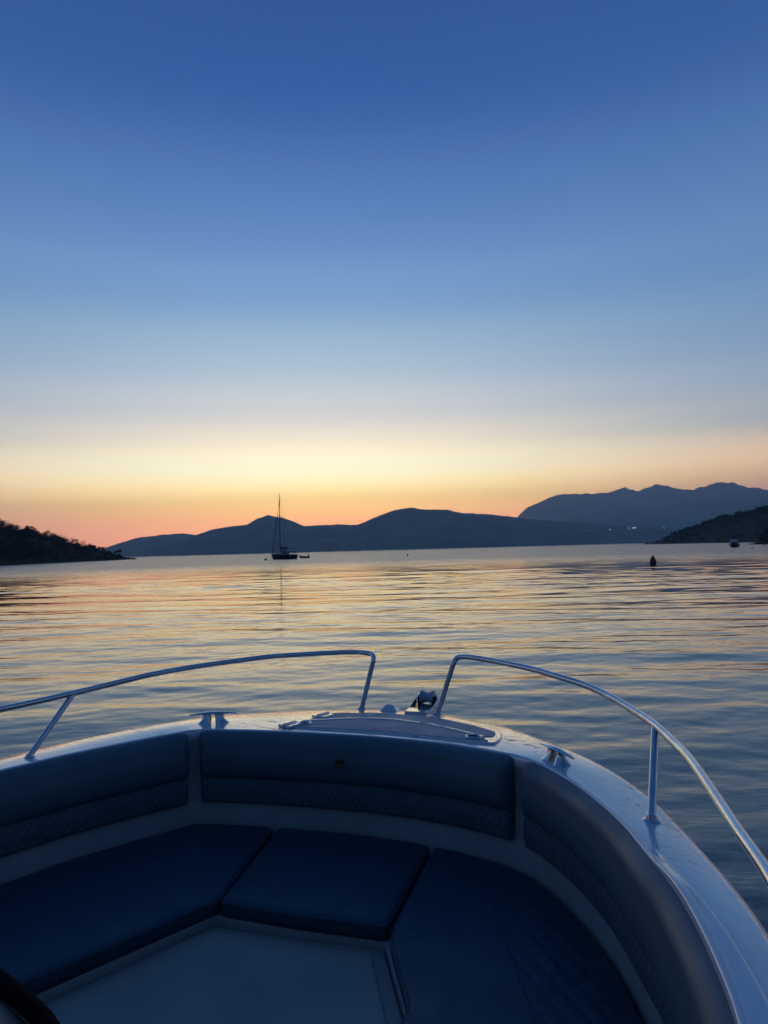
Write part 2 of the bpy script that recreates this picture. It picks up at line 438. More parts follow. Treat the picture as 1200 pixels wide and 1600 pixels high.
GRIDS = {}
def terrain(name, ridge, shore, dist, depth, m, label, cat, seed, rough=.02, step=.06, shape=1.15, ext=None, fine=0.0, kind='structure', sm=.35):
    """A hill standing on the bay: shore -> ridge -> back slope. ridge = (bearing deg, elevation deg of the crest seen from the boat)."""
    a0, a1 = ridge[0][0], ridge[-1][0]
    az = np.arange(a0, a1 + step, step)
    elv = smooth_interp(az, [p[0] for p in ridge], [p[1] for p in ridge], sm)
    D = np.interp(az, *zip(*dist)) if isinstance(dist, (list, tuple)) else np.full_like(az, dist)
    S = np.interp(az, *zip(*shore)) if isinstance(shore, (list, tuple)) else np.full_like(az, shore)
    H = 2.0 + D * np.tan(np.radians(elv))
    H = H * (1 + rough * .6 * hash_noise(az * 2.2, seed, 5)) + fine * hash_noise(az * 7, seed + 3, 3)
    rows = []
    ts = list(np.linspace(0, 1, 26)) + list(np.linspace(1.12, 2.6, 10))
    for t in ts:
        if t <= 1: d = S + (D - S) * t
        else: d = D + depth * (t - 1)
        x = d * np.sin(np.radians(az)); y = d * np.cos(np.radians(az))
        p = (t ** shape) if t <= 1 else max(0, 1 - ((t - 1) / 1.6) ** 1.6)
        L_ = np.maximum(D - S, 1) * .35
        bulge = hash_noise2(x / np.mean(L_) + 50, y / np.mean(L_) + 50, seed + 9, 5) * .16 * math.sin(math.pi * min(t, 1)) ** .8
        h = H * np.clip(p + bulge * min(1, p * 3), 0, None)
        if t < 1: h = np.minimum(h, (2 + d * np.tan(np.radians(elv)) * .97))
        h = np.where(H < .3, -1, h)
        if t == 0: h = h * 0 - 1.0
        elif t < .05: h = np.maximum(h, .25 + .3 * np.abs(hash_noise(az * 11, seed + 5, 3)))
        if t >= 2.5: h = h * 0 - 1.0
        rows.append([(float(a_), float(b_), float(c_)) for a_, b_, c_ in zip(x, y, h)])
    mb = MB(); mb.grid(rows)
    GRIDS[name] = rows
    o = mb.build(name, m, fix=False, angle=180)
    tag(o, label, cat, kind=kind)
    return o, az, D, S, H

def hill_mat(name, c1, c2, scale):
    return mat(name, c1, .95, col2=c2, scale=scale, detail=7, spec=.1, lo=.38, hi=.64)
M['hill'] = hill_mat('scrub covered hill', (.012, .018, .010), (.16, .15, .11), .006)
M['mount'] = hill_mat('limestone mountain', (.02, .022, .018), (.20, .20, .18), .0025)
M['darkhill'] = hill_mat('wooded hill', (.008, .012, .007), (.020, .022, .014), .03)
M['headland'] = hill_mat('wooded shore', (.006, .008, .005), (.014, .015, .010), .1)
M['rock'] = mat('shore rock', (.035, .033, .030), .9, col2=(.06, .056, .05), scale=.6, bump=.4)

MOUNT = [(4.5, .3), (7.0, .9), (9.36, 1.5), (10.25, 2.22), (11.0, 2.86), (11.82, 3.29), (13.18, 3.815), (14.68, 3.80), (16.54, 3.76), (17.4, 3.84), (18.14, 4.106), (18.6, 4.0), (19.17, 3.864), (19.6, 4.05), (20.25, 4.23), (21.0, 4.08), (21.88, 3.857), (22.95, 3.75), (23.8, 3.98), (24.85, 4.14), (26.26, 3.78), (27.63, 3.38), (32, 3.9), (38, 3.2), (46, 1.2)]
terrain('mountain_range', MOUNT, 7600, 9400, 690, M['mount'], 'pale blue jagged mountain range farthest off on the right', 'mountains', 3, .03, .03, sm=.15, fine=3.5)
MID = [(7, .4), (10, 1.1), (13.19, 1.85), (16.02, 2.297), (18.75, 2.516), (20.96, 2.604), (24.79, 2.828), (27.61, 2.897), (34, 2.4), (42, .8)]
terrain('foothill', MID, 6300, 7400, 540, M['mount'], 'blue grey foothill below the jagged mountain range', 'hill', 4, .02, .06)
LEFT = [(-21.9, .15), (-20.77, .689), (-19.76, 1.039), (-18.33, 1.432), (-16.51, 1.585), (-15.27, 1.656), (-14.29, 1.443), (-12.79, 1.022), (-10.89, .341), (-9.5, .05)]
terrain('low_hill', LEFT, 5400, 6400, 480, M['hill'], 'low rounded blue hill behind the tip of the left headland', 'hill', 5, .02, .06)
MAIN = [(-19.9, .02), (-19.45, .10), (-18.34, .393), (-16.98, .738), (-15.83, 1.045), (-14.66, 1.403), (-13.25, 1.856), (-11.82, 2.119), (-10.62, 2.193), (-9.89, 2.62), (-8.91, 2.895), (-7.94, 2.728), (-6.96, 2.361), (-6.23, 1.998), (-5.0, 2.018), (-3.26, 2.074), (-2.17, 1.947), (-1.01, 2.415), (.5, 2.972), (2.0, 3.228), (3.0, 3.05), (4.98, 2.939), (5.96, 2.709), (8.41, 2.479), (10.82, 2.102), (13.19, 1.775), (15.53, 1.596), (17.8, 1.275), (19.58, 1.117), (21.76, .946), (23.44, .611), (25.48, .22), (28, .05)]
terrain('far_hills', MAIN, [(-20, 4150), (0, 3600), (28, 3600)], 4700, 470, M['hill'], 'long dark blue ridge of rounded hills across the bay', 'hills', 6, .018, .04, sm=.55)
RIGHT = [(19.3, -.08), (20.42, .12), (21.53, .60), (23.04, 1.12), (24.73, 1.60), (25.97, 1.87), (27.58, 2.22), (31, 3.0), (37, 3.4), (45, 2.2)]
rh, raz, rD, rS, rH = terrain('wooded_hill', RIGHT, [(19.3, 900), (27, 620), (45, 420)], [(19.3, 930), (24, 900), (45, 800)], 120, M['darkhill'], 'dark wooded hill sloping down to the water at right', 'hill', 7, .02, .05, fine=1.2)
LAND = [(-60, 4.2), (-45, 3.6), (-36, 3.2), (-30, 2.5), (-27.59, 2.30), (-26.8, 2.12), (-26.28, 2.06), (-25.8, 2.02), (-25.4, 1.80), (-24.16, 1.50), (-23.12, 1.05), (-22.27, .85), (-21.2, .60), (-20.77, .38), (-19.89, .12), (-19.45, .00), (-18.9, -.14), (-18.6, -.2)]
lshore = [(-60, 150), (-45, 200), (-36, 240), (-27.6, 300), (-23.5, 393), (-21, 470), (-18.9, 562)]
ldist = [(-60, 250), (-45, 290), (-36, 325), (-27.6, 375), (-23.5, 450), (-21, 500), (-18.9, 568)]
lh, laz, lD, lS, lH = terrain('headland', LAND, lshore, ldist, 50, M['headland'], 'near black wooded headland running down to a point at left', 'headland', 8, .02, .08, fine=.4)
ROCK = [(26.3, -.4), (26.67, -.2), (27.01, .25), (27.31, .62), (27.51, .75), (29, 1.8), (33, 3.2), (42, 2.5)]
kh, kaz, kD, kS, kH = terrain('rocky_point', ROCK, [(26.5, 350), (42, 250)], [(26.5, 365), (42, 300)], 40, M['headland'], 'dark rocky point entering at the right edge beyond the cabin boat', 'headland', 9, .03, .06, fine=.3)

# foliage: clumps of leaf cards spread through each crown
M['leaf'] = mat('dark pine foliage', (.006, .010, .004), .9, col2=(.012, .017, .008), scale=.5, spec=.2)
M['bark'] = mat('bark', (.03, .024, .018), .9, col2=(.05, .04, .03), scale=3)
def crown_cards(mb, c, rx, rz, n, size, r_=rng):
    lobes = [(c[0] + r_.uniform(-.5, .5) * rx, c[1] + r_.uniform(-.5, .5) * rx, c[2] + r_.uniform(-.45, .5) * rz, r_.uniform(.4, .65)) for _ in range(6)]
    for _ in range(n):
        lx, ly, lz, lr = r_.choice(lobes)
        d = Vector((r_.gauss(0, 1), r_.gauss(0, 1), r_.gauss(0, 1))).normalized() * (r_.random() ** .4)
        p = Vector((lx + d.x * rx * lr, ly + d.y * rx * lr, lz + d.z * rz * lr))
        s = size * r_.uniform(.5, 1.2)
        a = Vector((r_.gauss(0, 1), r_.gauss(0, 1), r_.gauss(0, .6))).normalized()
        b = a.cross(Vector((r_.gauss(0, 1), r_.gauss(0, 1), r_.gauss(0, 1)))).normalized()
        mb.add([p - a * s, p + b * s * .6, p + a * s, p - b * s * .6], [(0, 1, 2, 3)])
def ground_at(az_, az, D, S, H, t, shape=1.15):
    d = np.interp(az_, az, S) + (np.interp(az_, az, D) - np.interp(az_, az, S)) * t
    h = np.interp(az_, az, H) * (t ** shape)
    return d * math.sin(R(az_)), d * math.cos(R(az_)), max(0, h)
wood = MB()
for i in range(640):
    a = rng.uniform(-46, -19.6); t = rng.choice([rng.uniform(.12, 1.0), rng.uniform(.8, 1.05)])
    x, y, h = ground_at(a, laz, lD, lS, lH, min(t, 1))
    sz = rng.uniform(2.2, 4.6) * (.35 + .65 * smooth(-a, 19.3, 23))
    crown_cards(wood, (x, y, h + sz * .30), sz * .62, sz * .56, 170, .20 + .022 * sz)
tag(wood.build('woodland', M['leaf'], fix=False, smooth_shade=False), 'dark woodland covering the left headland down to the shore', 'woodland', kind='stuff')
wood = MB()
for i in range(120):
    a = rng.uniform(26.7, 40); t = rng.uniform(.2, 1.0)
    x, y, h = ground_at(a, kaz, kD, kS, kH, t)
    sz = rng.uniform(2.0, 3.8) * (.4 + .6 * smooth(a, 26.6, 27.6))
    crown_cards(wood, (x, y, h + sz * .32), sz * .6, sz * .55, 90, .26)
tag(wood.build('scrub', M['leaf'], fix=False, smooth_shade=False), 'dark scrub covering the rocky point at the right edge', 'scrub', kind='stuff')
wood = MB()
for i in range(900):
    a = rng.uniform(20.6, 33); t = rng.choice([rng.uniform(.1, 1.0), rng.uniform(.9, 1.0), 1.0])
    x, y, h = ground_at(a, raz, rD, rS, rH, t)
    sz = rng.uniform(3.0, 6.0) * (.3 + .7 * smooth(a, 20.4, 22.5))
    crown_cards(wood, (x, y, h + sz * .12), sz * .6, sz * .5, 16, 1.1)
tag(wood.build('hillside_wood', M['leaf'], fix=False, smooth_shade=False), 'dark wood covering the sloping hill at right', 'woodland', kind='stuff')

def pine(label, bearing, dist, base, h, rx, lean, seed):
    r_ = random.Random(seed)
    x, y = dist * math.sin(R(bearing)), dist * math.cos(R(bearing))
    t = thing('pine_tree', label, 'tree', (x, y, base), 0, 'trees standing out on the headland skyline')
    tk = MB(); top = Vector((lean * h, 0, h * .86))
    tk.tube([(0, 0, -.5), (lean * h * .3, .1, h * .35), (lean * h * .8, 0, h * .65), top], [h * .035, h * .03, h * .022, h * .01], 7)
    for k in range(6):
        z = h * r_.uniform(.42, .8); a = r_.uniform(0, 6.28)
        tk.tube([(lean * z * .95, 0, z), (lean * z + math.cos(a) * rx * .5, math.sin(a) * rx * .5, z + h * .07), (lean * z + math.cos(a) * rx * .85, math.sin(a) * rx * .85, z + h * .1)], [h * .014, h * .009, h * .004], 5)
    tk.build('trunk', M['bark'], t)
    cr = MB()
    for k in range(9):
        z = h * r_.uniform(.5, .95); a = r_.uniform(0, 6.28); q = rx * r_.uniform(.2, .75)
        crown_cards(cr, (lean * z + math.cos(a) * q, math.sin(a) * q, z), rx * .42, h * .10, 150, .22, r_)
    cr.build('crown', M['leaf'], t, fix=False, smooth_shade=False)
    return t
pine('umbrella pine leaning out at the tip of the left headland', -19.95, 520, .8, 6.8, 3.4, .12, 1)
pine('bushy pine rising from the ridge crest near the left edge', -25.75, 412, 13.2, 5.6, 3.6, 0, 2)
pine('lower pine on the headland skyline halfway down the slope', -23.6, 447, 8.8, 5.2, 3.2, 0, 3)
pine('small pine on the skyline just above the headland tip', -20.95, 500, 3.6, 5.0, 2.6, .03, 4)

# ------------------------------------------------------------------ houses and lights far off
M['plaster'] = mat('pale plaster', (.36, .35, .33), .9, col2=(.30, .29, .27), scale=.5)
M['plaster_old'] = mat('weathered plaster', (.06, .058, .052), .95, col2=(.045, .043, .04), scale=.8)
M['tile'] = mat('clay roof', (.12, .06, .04), .9, col2=(.09, .05, .035), scale=1)
M['dark_glass'] = mat('dark window glass', (.02, .025, .03), .15)
def emis(name, c, s):
    m = bpy.data.materials.new(name); m.use_nodes = True
    b = m.node_tree.nodes['Principled BSDF']; b.inputs['Base Color'].default_value = (.5, .5, .5, 1)
    b.inputs['Emission Color'].default_value = (*c, 1); b.inputs['Emission Strength'].default_value = s
    return m
M['lit'] = emis('lit window', (1.0, .95, .88), 1.5)
M['lit_dim'] = emis('dim lit window', (1.0, .90, .78), .9)
M['lit_faint'] = emis('faint lit window', (1.0, .88, .72), .5)

def house(label, cat, bearing, dist, elv, wdt, hgt, lit=None, group=None, dep=8, roof=2.0, turn=0.0):
    rows = GRIDS[dist]                       # stand on the slope where it reaches that elevation
    col = min(range(len(rows[0])), key=lambda k: abs(math.degrees(math.atan2(rows[12][k][0], rows[12][k][1])) - bearing))
    p = max((r_[col] for r_ in rows[:26]), key=lambda q: q[2] / math.hypot(q[0], q[1]))
    for r_ in rows[:26]:
        q = r_[col]
        if (q[2] - 2) / math.hypot(q[0], q[1]) >= math.tan(R(elv)): p = q; break
    x, y, z = p[0] * .998, p[1] * .998, p[2] - .3
    t = thing('house', label, cat, (x, y, z), -R(bearing) + turn, group)
    wl = MB(); wl.box(-wdt / 2, wdt / 2, 0, dep, -6, hgt); wl.build('wall', M['plaster_old' if lit == 'old' else 'plaster'], t, smooth_shade=False)
    rf = MB(); e = .4
    rf.add([(-wdt / 2 - e, -e, hgt), (wdt / 2 + e, -e, hgt), (wdt / 2 + e, dep + e, hgt), (-wdt / 2 - e, dep + e, hgt), (-wdt / 2 + 1, dep / 2, hgt + roof), (wdt / 2 - 1, dep / 2, hgt + roof)],
           [(0, 1, 5, 4), (2, 3, 4, 5), (1, 2, 5), (3, 0, 4), (3, 2, 1, 0)])
    rf.build('roof', M['tile'], t, smooth_shade=False)
    n = max(2, int(wdt / 3))
    for k in range(n):
        xm = -wdt / 2 + wdt * (k + .5) / n
        wi = MB(); wi.box(xm - wdt / n * .36, xm + wdt / n * .36, -.12, .05, hgt * .25, hgt * .8)
        wi.build('window', M['lit'] if lit == 'bright' else M['lit_dim'] if lit == 'dim' else M['lit_faint'] if lit == 'faint' else M['dark_glass'], t, smooth_shade=False)
    return t
G = 'lit buildings on the far hillside'
house('long brightly lit white building high on the far hillside', 'house', 18.74, 'far_hills', 1.06, 24, 7, 'bright', G)
house('small lit house just left of the long bright building', 'house', 18.34, 'far_hills', 1.06, 9, 6, 'dim', G)
house('lit house highest and farthest right on the far ridge', 'house', 20.77, 'far_hills', 1.0, 8, 7, 'dim', G)
house('single lit house midway along the far slope', 'house', 17.02, 'far_hills', .98, 9, 6, 'dim', G)
house('dimmest lit house, farthest left of the far lights', 'house', 15.32, 'far_hills', .98, 8, 5.5, 'faint', G)
G2 = 'unlit pale houses on the lower far hillside'
for i, (b_, e_, w_, lb) in enumerate([(8.9, .66, 14, 'pale unlit house at the left end of the hillside hamlet'), (9.35, .60, 11, 'small pale house low in the middle of the hillside hamlet'),
                                  (9.75, .68, 16, 'widest pale house in the hillside hamlet'), (10.3, .58, 12, 'pale unlit house at the right end of the hillside hamlet')]):
    house(lb, 'house', b_, 'far_hills', e_, w_ * 1.7, 6.0, None, G2)
house('half hidden pale house among the trees of the left headland', 'house', -25.6, 'headland', .95, 5, 2.4, 'old', None, 4, 1.0)

# ------------------------------------------------------------------ the motorboat one stands on
BOAT_RZ = -R(21)
a_ = Vector((math.sin(R(21)), math.cos(R(21)), 0)); b_ = Vector((math.cos(R(21)), -math.sin(R(21)), 0))
boat = thing('motorboat', 'white open motorboat in the foreground with navy bow cushions and steel rails', 'motorboat', -1.26 * b_, BOAT_RZ)

KEY = [((-1.50, -2.6), (-1.36, -2.3)), ((-1.51, -1.2), (-1.37, -1.1)), ((-1.50, 0.0), (-1.37, 0.0)), ((-1.48, 1.0), (-1.35, .95)), ((-1.43, 1.7), (-1.29, 1.6)),
       ((-1.37, 2.05), (-1.205, 1.97)), ((-1.321, 2.276), (-1.13, 2.2)), ((-1.26, 2.465), (-1.07, 2.372)), ((-1.185, 2.674), (-.958, 2.60)),
       ((-1.02, 2.98), (-.865, 2.77)), ((-.85, 3.165), (-.79, 2.872)), ((-.65, 3.30), (-.68, 2.905)), ((-.433, 3.405), (-.45, 2.943)), ((-.224, 3.475), (-.2, 2.968)),
       ((-.02, 3.50), (0, 2.978)), ((.20, 3.465), (.2, 2.968)), ((.345, 3.40), (.40, 2.938)), ((.582, 3.271), (.58, 2.885)), ((.837, 3.03), (.70, 2.830)),
       ((1.024, 2.797), (.80, 2.745)), ((1.17, 2.55), (.92, 2.585)), ((1.255, 2.34), (1.01, 2.435)), ((1.318, 2.15), (1.10, 2.25)), ((1.377, 1.96), (1.18, 2.03)),
       ((1.422, 1.769), (1.25, 1.82)), ((1.46, 1.5), (1.305, 1.56)), ((1.485, 1.2), (1.335, 1.3)), ((1.50, .6), (1.36, .7)), ((1.51, 0), (1.37, 0)), ((1.51, -1.2), (1.37, -1.1)), ((1.50, -2.6), (1.36, -2.3))]
CAMBER = .06
def onto(u, v):
    """A point of the deck sheet: the foredeck slopes down forward of the coaming. Keeps the bearing from the helm."""
    if v <= 2.95: return u, v, 1.2
    v2 = (.8 - 2.95 * CAMBER) * v / (.8 - CAMBER * v)
    z = 1.2 - CAMBER * (v2 - 2.95); k = (2 - z) / .8
    return 1.26 + (u - 1.26) * k, v * k, z
def deck_drop(v): return CAMBER * max(0, v - 2.95)
def outer(u, v):
    a, b, z = onto(u, v)
    if v <= 2.95:
        w_ = smooth(v, 2.95, 2.2); d = .016 * w_; k = (.8 + d) / .8 if u < 0 else 1
        return (1.26 + (u - 1.26) * k, v * k, 1.2 - d)
    return a, b, z
OUTZ = catmull([outer(*k[0]) for k in KEY], 8)
OUT = [Vector((p.x, p.y, 0)) for p in OUTZ]
_OUT_OLD = catmull([(*k[0], 0) for k in KEY], 8)
INN = catmull([(*k[1], 0) for k in KEY], 8)
def bowl(v): return .012 * smooth(v, 2.0, 3.4)          # slight sheer towards the bow
ZD = 1.2
rows = []
for i, (o, n_) in enumerate(zip(OUT, INN)):
    d = (n_ - o); w_ = d.length
    ts = 1.02 - .52 * smooth(-n_.y, -2.25, -1.35)       # where the raised inner moulding starts
    zo, zi = OUTZ[i].z, ZD - deck_drop(n_.y)
    up_ = .014
    def zat(t): return zo + (zi - zo) * t
    row = [(o + d.normalized() * -.004, zo - .16), (o, zo - .026), (o + d * (.0035 / w_), zo - .011), (o + d * (.011 / w_), zo - .003), (o + d * (.024 / w_), zat(.024 / w_))]
    hgt = up_ * smooth(ts, 1.0, .80); tc_ = min(ts, .88)
    P = []
    for t, hh in [(tc_ * q, 0) for q in (.08, .2, .34, .48, .62, .76, .88)] + [(tc_ - .04, 0), (tc_ - .022, .1), (tc_ - .008, .42), (tc_ + .008, .72), (tc_ + .022, .93), (tc_ + .04, 1)] + [(tc_ + .05 + (.94 - tc_) * q, 1) for q in (.1, .35, .65, .95)]:
        f = .03 / w_ + (1 - .05 / w_) * min(t, .985)
        P.append((o + d * f, zat(f) + hgt * hh + .004 * math.sin(math.pi * min(t, 1))))
    lipz = zi + hgt
    row += P + [(n_ - d * (.011 / w_), lipz), (n_ - d * (.0045 / w_), lipz - .0015), (n_ - d * (.001 / w_), lipz - .006), (n_, lipz - .03), (n_ - d * (.008 / w_), lipz - .05)]
    rows.append([(p.x, p.y, z) for p, z in row])
mb = MB(); mb.grid(rows)
deck = mb.build('deck', M['gelcoat'], boat, angle=50)
# the transom end of the deck
mb = MB(); mb.box(-1.48, 1.48, -2.95, -2.55, .9, 1.19)
mb.build('transom', M['gelcoat'], boat, bevel=.03)
# hull sides: flared bow, closed below the water
rows = []
for o in OUT:
    f_ = smooth(o.y, 1.0, 3.5)
    def at(z, k):
        return (o.x * (1 - k * .55 * f_) * (1 - .06 * k), o.y - k * f_ * .75 - .0, z)
    rows.append([at(1.075, -.012), at(1.0, .03), at(.75, .18), at(.45, .40), at(.15, .62), at(-.1, .8), (o.x * .3 * (1 - .4 * f_), o.y - f_ * 1.1, -.35), (0, o.y - f_ * 1.3, -.45)])
mb = MB(); mb.grid(rows)
hull = mb.build('hull', M['hull'], boat, angle=60)
mb = MB(); mb.tube([(o.x * 1.003, o.y + .004, 1.085) for o in OUT[::2]], .02, 8)
mb.build('rub_rail', M['rubber'], boat)
# cockpit liner: the wall under the lip, the seat base and the well behind it
rows = []
nin = []
for i in range(len(INN)):
    t = (INN[min(i + 1, len(INN) - 1)] - INN[max(i - 1, 0)]).normalized()
    nin.append(Vector((t.y, -t.x, 0)))                  # points into the cockpit (path runs port -> bow -> starboard)
for p, q in zip(INN, nin):
    rows.append([(*(p - q * .006).xy, 1.185), (*(p - q * .004).xy, 1.10), (*(p - q * .002).xy, .99), (*(p + q * .004).xy, .90), (*(p + q * .012).xy, .87), (*(p + q * .016).xy, .80), (*(p + q * .02).xy, .70)])
mb = MB(); mb.grid(rows)
liner = mb.build('cockpit_liner', M['gelcoat_inner'], boat, angle=60)
# seat base under the cushions (U shaped), with its vertical lip towards the well
FRONT = [(-.68, .75), (-.68, 1.31), (-.285, 2.255), (0.0, 2.262), (.345, 2.285), (.545, 1.93), (.60, .75)]
base = MB()
outer = [(p.x + q.x * .016, p.y + q.y * .016) for p, q in zip(INN, nin) if p.y > .75]
poly = outer + FRONT[::-1]
base.prism(poly, .60, .728)
base.build('seat_base', M['gelcoat_inner'], boat, smooth_shade=False, bevel=.006)
inset = [(-.668, .80), (-.668, 1.30), (-.276, 2.243), (0.0, 2.250), (.343, 2.281), (.543, 1.929), (.598, .80)]
fl = MB(); fl.prism(inset, .60, .703)
fl.build('filler_panel', M['filler'], boat, smooth_shade=False, bevel=.008)
rim = []
ins2 = [(-.625, .84), (-.625, 1.29), (-.25, 2.205), (0.0, 2.212), (.318, 2.232), (.496, 1.915), (.548, .84)]
fl2 = MB(); fl2.prism(ins2, .66, .711)
fl2.build('hatch_panel', M['filler'], boat, smooth_shade=False, bevel=.006)
# cockpit sole behind
so_ = MB(); so_.box(-1.36, 1.36, -2.6, .75, .30, .40)
so_.build('cockpit_sole', M['filler'], boat, smooth_shade=False)

# ---- cushions
def inset_poly(poly, d):
    n = len(poly); out = []
    for i in range(n):
        p0, p1, p2 = Vector(poly[i - 1]), Vector(poly[i]), Vector(poly[(i + 1) % n])
        e1 = (p1 - p0).normalized(); e2 = (p2 - p1).normalized()
        n1 = Vector((-e1.y, e1.x)); n2 = Vector((-e2.y, e2.x))
        b = (n1 + n2); b = b.normalized() / max(.35, b.normalized().dot(n1))
        out.append(tuple(p1 + b * d))
    return out
def round_poly(poly, r, seg=6):
    out = []; n = len(poly)
    for i in range(n):
        p0, p1, p2 = Vector(poly[i - 1]), Vector(poly[i]), Vector(poly[(i + 1) % n])
        a = (p0 - p1); c = (p2 - p1)
        rr = min(r, a.length * .45, c.length * .45)
        A, C = p1 + a.normalized() * rr, p1 + c.normalized() * rr
        for k in range(seg + 1):
            t = k / seg
            out.append(tuple((1 - t) ** 2 * A + 2 * t * (1 - t) * p1 + t * t * C))
    return out
def resample(poly, step):
    out = []; n = len(poly)
    for i in range(n):
        a, b = Vector(poly[i]), Vector(poly[(i + 1) % n])
        k = max(1, int((b - a).length / step))
        for j in range(k): out.append(tuple(a + (b - a) * (j / k)))
    return out
def area(poly): return .5 * sum(poly[i - 1][0] * poly[i][1] - poly[i][0] * poly[i - 1][1] for i in range(len(poly)))
def cushion(name, poly, z0, z1, m, parent, rcorner=.05, seed=1, label=None):
    if area(poly) < 0: poly = poly[::-1]
    P = resample(round_poly(poly, rcorner), .04)
    cx = sum(p[0] for p in P) / len(P); cy = sum(p[1] for p in P) / len(P)
    rr = .026
    rings = []
    prof = [(.012, z0), (.002, z0 + .012), (0, z0 + .03), (0, z1 - rr)]
    for k in range(1, 6):
        a = math.pi / 2 * k / 5
        prof.append((rr * (1 - math.cos(a)), z1 - rr + rr * math.sin(a)))
    for d, z in prof:
        Q = inset_poly(P, d)
        rings.append([(x, y, z) for x, y in Q])
    # crowned top: shrink towards the centre line
    last = inset_poly(P, rr)
    for t in (.08, .18, .32, .5, .7, .88):
        ring = []
        for x, y in last:
            X, Y = x + (cx - x) * t, y + (cy - y) * t
            ring.append((X, Y, z1 + .012 * (1 - (1 - t) ** 3) + .0035 * math.sin(X * 9 + seed) * math.sin(Y * 7 + 2 * seed) * min(1, t * 4)))
        rings.append(ring)
    mb = MB(); mb.grid(rings, closed=True)
    n = len(P); nb = len(rings)
    mb.add([(cx, cy, z1 + .012)], [])
    c = len(mb.v) - 1
    mb.f += [((nb - 1) * n + k, (nb - 1) * n + (k + 1) % n, c) for k in range(n)]
    mb.f.append(tuple(range(n))[::-1])
    o = mb.build(name, m, parent, angle=60)
    if label: o['label'] = label
    # piping along the upper and lower welt
    pp = MB(); Q = inset_poly(P, .004)
    pp.tube([(x, y, z1 - .016) for x, y in Q] + [(Q[0][0], Q[0][1], z1 - .016)], .0042, 6, cap=False)
    pp.build('piping', m, o)
    return o
Z0, Z1 = .728, .795
def wall_pts(u0_, u1_, v_min, off):
    return [(p.x + q.x * off, p.y + q.y * off) for p, q in zip(INN, nin) if p.y > v_min and u0_ < p.x < u1_]
# port cushion: follows the port wall, corner near (-.80,2.84), seam to the bow cushion
pw = [p for p in wall_pts(-2, -.43, .80, .03)]
port = pw + [(-.415, 2.90), (-.272, 2.262), (-.287, 2.235), (-.49, 1.74), (-.67, 1.30), (-.68, .80)]
cushion('seat_cushion', port, Z0, Z1, M['seat_port'], boat, .04, 1, 'plain navy port seat cushion')
bowp = [p for p in wall_pts(-.40, .30, 2.0, .03)]
bow = bowp + [(.318, 2.905), (.375, 2.27), (.02, 2.245), (-.258, 2.240), (-.398, 2.895)]
bow = [(-.398, 2.90)] + bowp + [(.300, 2.915), (.360, 2.30), (.345, 2.272), (.02, 2.250), (-.262, 2.248)]
cushion('seat_cushion', bow, Z0, Z1, M['seat_bow'], boat, .03, 2, 'navy bow seat cushion between the two side cushions')
sw = [p for p in wall_pts(.335, 2, .80, .03)]
star = [(.318, 2.905)] + sw + [(.60, .80), (.56, 1.90), (.40, 2.19), (.377, 2.28)]
cushion('seat_cushion', star, Z0, Z1, M['seat_star'], boat, .035, 3, 'starboard seat cushion with diamond quilting along its outboard side')

# ---- backrests: a padded bolster over a quilted panel, following the wall
arc = [0]
for i in range(1, len(INN)): arc.append(arc[-1] + (INN[i] - INN[i - 1]).length)
def s_of(u, v):
    i = min(range(len(INN)), key=lambda k: (INN[k].x - u) ** 2 + (INN[k].y - v) ** 2); return arc[i]
def at_s(s):
    i = max(1, min(len(arc) - 1, next((k for k in range(len(arc)) if arc[k] >= s), len(arc) - 1)))
    t = (s - arc[i - 1]) / max(1e-6, arc[i] - arc[i - 1])
    return INN[i - 1].lerp(INN[i], t), nin[i - 1].lerp(nin[i], t).normalized()
def sweep_pad(name, s0, s1, prof, m, parent, endr=.035, puff=.0):
    """prof: closed loop (offset into the cockpit, z); ends are rounded off. UVs in metres along/up."""
    zc = sum(p[1] for p in prof) / len(prof)
    n = max(12, int((s1 - s0) / .03))
    ss = [s0 + (s1 - s0) * k / n for k in range(n + 1)]
    extra = [endr * (1 - math.cos(math.pi / 2 * k / 5)) for k in range(6)]
    ss = sorted(set([s0 + e for e in extra] + [s1 - e for e in extra] + [s for s in ss if s0 + endr < s < s1 - endr]))
    rows = []
    for s in ss:
        e = min(s - s0, s1 - s)
        k = 1 if e >= endr else math.sqrt(max(0, 1 - (1 - e / endr) ** 2))
        p, q = at_s(s)
        row = []
        wob = puff * math.sin(s * 13.0) * math.sin(s * 5.1 + 1)
        for d, z in prof:
            row.append((*(p + q * (d * (.25 + .75 * k) + wob * (1 if d > .03 else 0))).xy, zc + (z - zc) * (.86 + .14 * k)))
        rows.append(row)
    mb = MB(); mb.grid(rows, closed=True)
    m_ = len(prof); nb = len(rows)
    mb.f += [tuple(range(m_))[::-1], tuple((nb - 1) * m_ + k for k in range(m_))]
    o = mb.build(name, m, parent, angle=50, fix=True)
    me = o.data
    uv = me.uv_layers.new(name='UVMap')
    plen = [0]
    for k in range(1, m_): plen.append(plen[-1] + math.hypot(prof[k][0] - prof[k - 1][0], prof[k][1] - prof[k - 1][1]))
    for lp in me.loops:
        i, k = divmod(lp.vertex_index, m_)
        uv.data[lp.index].uv = (ss[i], plen[k])
    return o
def dprof(z0, z1, th, r, back=-.002, lean=0.0, n=6):
    P = [(back, z0 + r * .5)]
    for k in range(n + 1):
        a = -math.pi / 2 + math.pi / 2 * k / n
        P.append((th - r + r * math.cos(a), z0 + r + r * math.sin(a)))
    for k in range(1, 4):
        z = z0 + r + (z1 - z0 - 2 * r) * k / 4
        P.append((th + .006 * math.sin(math.pi * k / 4) + lean * k / 4, z))
    for k in range(n + 1):
        a = math.pi / 2 * k / n
        P.append((th - r + lean + r * math.cos(a), z1 - r + r * math.sin(a)))
    P.append((back, z1 - r * .4))
    return P
